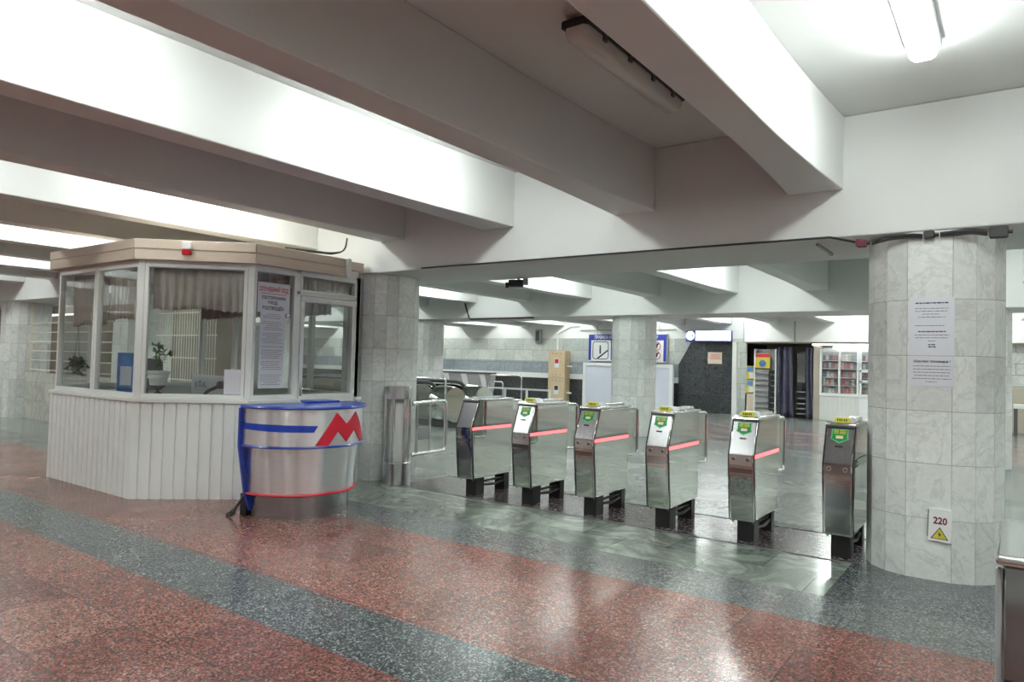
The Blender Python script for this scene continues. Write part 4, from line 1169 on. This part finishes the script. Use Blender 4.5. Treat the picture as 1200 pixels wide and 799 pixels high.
MB().box(-.28, -.125, 1.86, .16, -.1205, 1.97).build('picture_band', M['red_print'], t)
# violet drapes
def drape(x0, x1, z0, z1, y, lab, seed, flare=0.0):
    rnd = random.Random(seed); nx, nz = 40, 14; vs, fs = [], []
    for k in range(nz + 1):
        tz = k/nz
        for i in range(nx + 1):
            tx = i/nx
            xx = x0 + (x1 - x0)*tx + flare*tz*tz*(tx)
            vs.append((xx, y - .07*math.sin(2*PI*tx*2.3 + seed + tz*.7) - .025*math.sin(11*tx + 4*tz), z1 + (z0 - z1)*tz))
    for k in range(nz):
        for i in range(nx):
            a = k*(nx+1)+i; fs.append((a, a+1, a+nx+2, a+nx+1))
    b = MB(); b.poly(vs, fs); o = b.build('drape', M['purple'], smooth=80, recalc=False)
    md = o.modifiers.new('cloth', 'SOLIDIFY'); md.thickness = .01
    tag(o, lab, 'drape', 'grey violet drapes')
drape(-6.02, -5.62, .02, 2.2, YW + .0, 'grey violet cloth drape beside the brochure rack', 1, .08)
drape(-5.22, -4.98, .02, 2.15, YW + .0, 'narrow grey violet drape gathered next to the white kiosk', 4, .16)
t = thing('display_shelf', 'dark open shelf between the two violet drapes', 'shelf', (-5.42, YW + .1, 0))
MB().box(-.11, .24, 0, .18, .28, 2.05).build('back_panel', M['darkgrey'], t)
for z in (.12, .28, .44, .60, .80): MB().box(-.11, .0, z, .18, .24, z + .025).build('shelf_board', M['grey'], t)
MB().box(-.09, .02, .826, .1, .14, 1.06).build('dark_box', M['black'], t, bevel=.006)
MB().prism([(-.11, 1.1), (.12, 1.1), (.12, 2.0), (-.11, 2.0)], 'y', .18, .22).build('poster', M['steel_dark'], t)
struct(MB().box(-4.97, YW - .1, 0, -4.80, YW + .3, 2.3).build('trim_7', M['beigewall'], smooth=0))
# white kiosk with magazines
KX0, KX1 = -4.79, -2.6
t = thing('magazine_kiosk', 'white tiled kiosk with magazine filled windows and a white door', 'kiosk', (KX0, YW - .12, 0))
W = KX1 - KX0
b = MB()
for i in range(9):
    for k in range(3):
        b.box(.02 + i*.122, -.012, .02 + k*.24, .02 + (i+1)*.122 - .006, 0, .02 + (k+1)*.24 - .006)
b.box(0, 0, 0, W, .04, .76); b.build('tiled_base', M['tile_white'], t, weld=False, smooth=0)
fb = MB()
for x in (0, .52, 1.02, 1.55, W - .05): fb.box(x, -.03, .74, x + .06, .05, 2.14)
for z in (.74, 2.06): fb.box(0, -.032, z, W, .051, z + .08)
fb.build('window_frame', M['white'], t, weld=False, bevel=.004)
db = MB()
db.box(1.09, -.035, .02, 1.50, .0, .70); db.box(1.09, -.035, 1.16, 1.50, 0, 1.24); db.box(1.09, -.035, 1.46, 1.50, 0, 1.54); db.box(1.09, -.035, .70, 1.15, 0, 2.1); db.box(1.45, -.035, .70, 1.50, 0, 2.1)
dd = db.build('door', M['white'], t, weld=False, bevel=.004)
MB().box(1.46, -.06, 1.0, 1.48, -.035, 1.14).build('handle', M['black'], dd)
for x0, x1 in ((.06, .52), (.58, 1.02), (1.15, 1.45), (1.61, W - .05)):
    MB().box(x0, .002, .82, x1, .008, 2.06).build('window_pane', M['glass'], t, smooth=0)
for z in (.82, 1.06, 1.30, 1.56, 1.80):
    MB().box(.03, .05, z - .02, W - .02, .36, z).build('shelf_board', M['white'], t)
MB().box(0, .36, 0, W, .40, 2.2).build('back_panel', M['grey'], t)
MB().box(.05, .07, 2.08, W - .05, .13, 2.11).build('added_glow_strip', M['tube'], t)  # glowing strip added to brighten the magazines, no lamp known in here
MG = []
for k, c in enumerate(((.55, .16, .16), (.66, .5, .48), (.2, .2, .26), (.6, .45, .4), (.7, .66, .64), (.5, .25, .3), (.3, .36, .4))):
    MG.append(plain('magazine_cover_%d' % k, c, .4, var=.55, vscale=14))
rnd = random.Random(21)
mag0 = None
n_mag = 0
for z in (.82, 1.06, 1.30, 1.56, 1.80):
    x = .07
    while x < W - .12:
        wd = rnd.choice((.07, .085, .1)); hh = rnd.uniform(.13, .19)
        if .53 < x + wd and x < .57 or 1.0 < x + wd and x < 1.12 or 1.46 < x + wd and x < 1.6:
            x += .03; continue
        m = rnd.choice(MG)
        b = MB(); b.box(0, 0, 0, wd - .008, .012, hh)
        o = b.build('magazine', m, smooth=0)
        o.location = (KX0 + x, YW - .12 + .12 + rnd.uniform(0, .05), z + .003)
        tag(o, 'magazine standing on a shelf behind the kiosk windows', 'magazine', 'magazines in the white kiosk')
        x += wd
for dy, z, x0, x1, lab in ((.20, 2.285, -5.0, -2.6, 'upper lit tube lamp over the white kiosk'), (-.16, 2.20, -4.4, -2.6, 'lower lit tube lamp over the white kiosk')):
    t = thing('ceiling_tube_lamp', lab, 'lamp', ((x0+x1)/2, YW - .2 + dy*.3, z), group='tube lamps over the kiosk')
    l = (x1 - x0)/2
    MB().cyl((-l, 0, -.02), (l, 0, -.02), .022, 10).build('lamp_tube', M['tube'], t)
    MB().box(-l, -.025, 0, l, .025, .035).build('lamp_base', M['white'], t)

# area past the near column at the edge of the view
struct(MB().box(-2.5, YW - .02, 0, XR, YW + .2, 2.34).build('wall_tiled', marble('pale_wall_tile', (.55, .57, .53), (.42, .44, .42), .3, 2.0, brick=(.4, .3, .01), attr=False, seam=(.5, .5, .5)), smooth=0))
struct(MB().box(-2.5, YW - .06, 0, XR, YW - .021, 1.16).build('trim_8', M['beigewall'], smooth=0))
t = thing('poster_stand', 'narrow stand with colourful poster seen past the near column', 'poster', (-.20, 20.0, 0))
MB().box(-.07, 0, .0, .06, .06, 2.1).build('panel', M['grey'], t)
for k, m in enumerate((M['bluebox'], M['yellow'], M['pic'], M['maroon'], M['pic'])): MB().box(-.05, -.006, .95 + k*.22, .05, -.001, .95 + k*.22 + .21).build('poster', m, t)
t = thing('white_bench', 'white counter bench in the distance past the near column', 'bench', (.5, 21.4, 0))
MB().box(-.55, -.2, .68, .9, .3, .78).build('top', M['white'], t, bevel=.01)
for x in (-.5, .8): MB().box(x - .04, -.15, 0, x + .04, .25, .68).build('leg', M['darkgrey'], t)

# ------------------------------------------------------------------ camera, world, view
cam = bpy.data.cameras.new('camera'); co = bpy.data.objects.new('camera', cam); COL.objects.link(co)
cam.sensor_fit = 'HORIZONTAL'; cam.sensor_width = 36.0; cam.lens = 819.2/1200*36.0
cam.clip_start = .05; cam.clip_end = 100
yaw, pit, rol = .625, .0302, -.0261
Rz = Matrix.Rotation(yaw, 4, 'Z'); Rx = Matrix.Rotation(pit, 4, 'X'); Ry = Matrix.Rotation(rol, 4, 'Y')
Rm = Rz @ Rx @ Ry
right, fwd, up = (Rm @ Vector((1, 0, 0))), (Rm @ Vector((0, 1, 0))), (Rm @ Vector((0, 0, 1)))
Mx = Matrix.Identity(4)
Mx.col[0][:3] = right; Mx.col[1][:3] = up; Mx.col[2][:3] = -fwd; Mx.col[3][:3] = (0, 0, 1.5)
co.matrix_world = Mx
S.camera = co
wd = bpy.data.worlds.new('world'); S.world = wd; wd.use_nodes = True
wd.node_tree.nodes['Background'].inputs[0].default_value = (.9, .95, 1, 1)
wd.node_tree.nodes['Background'].inputs[1].default_value = .02
S.view_settings.view_transform = 'Standard'; S.view_settings.look = 'None'
S.view_settings.gamma = 1.0; S.view_settings.use_curve_mapping = False
S.view_settings.exposure = .72
cy = S.cycles
cy.use_denoising = True
try: cy.denoiser = 'OPENIMAGEDENOISE'
except Exception: pass
cy.max_bounces = 10; cy.diffuse_bounces = 6; cy.glossy_bounces = 5; cy.transparent_max_bounces = 16
cy.caustics_reflective = False; cy.caustics_refractive = False
cy.sample_clamp_indirect = 6.0
cy.use_light_tree = True
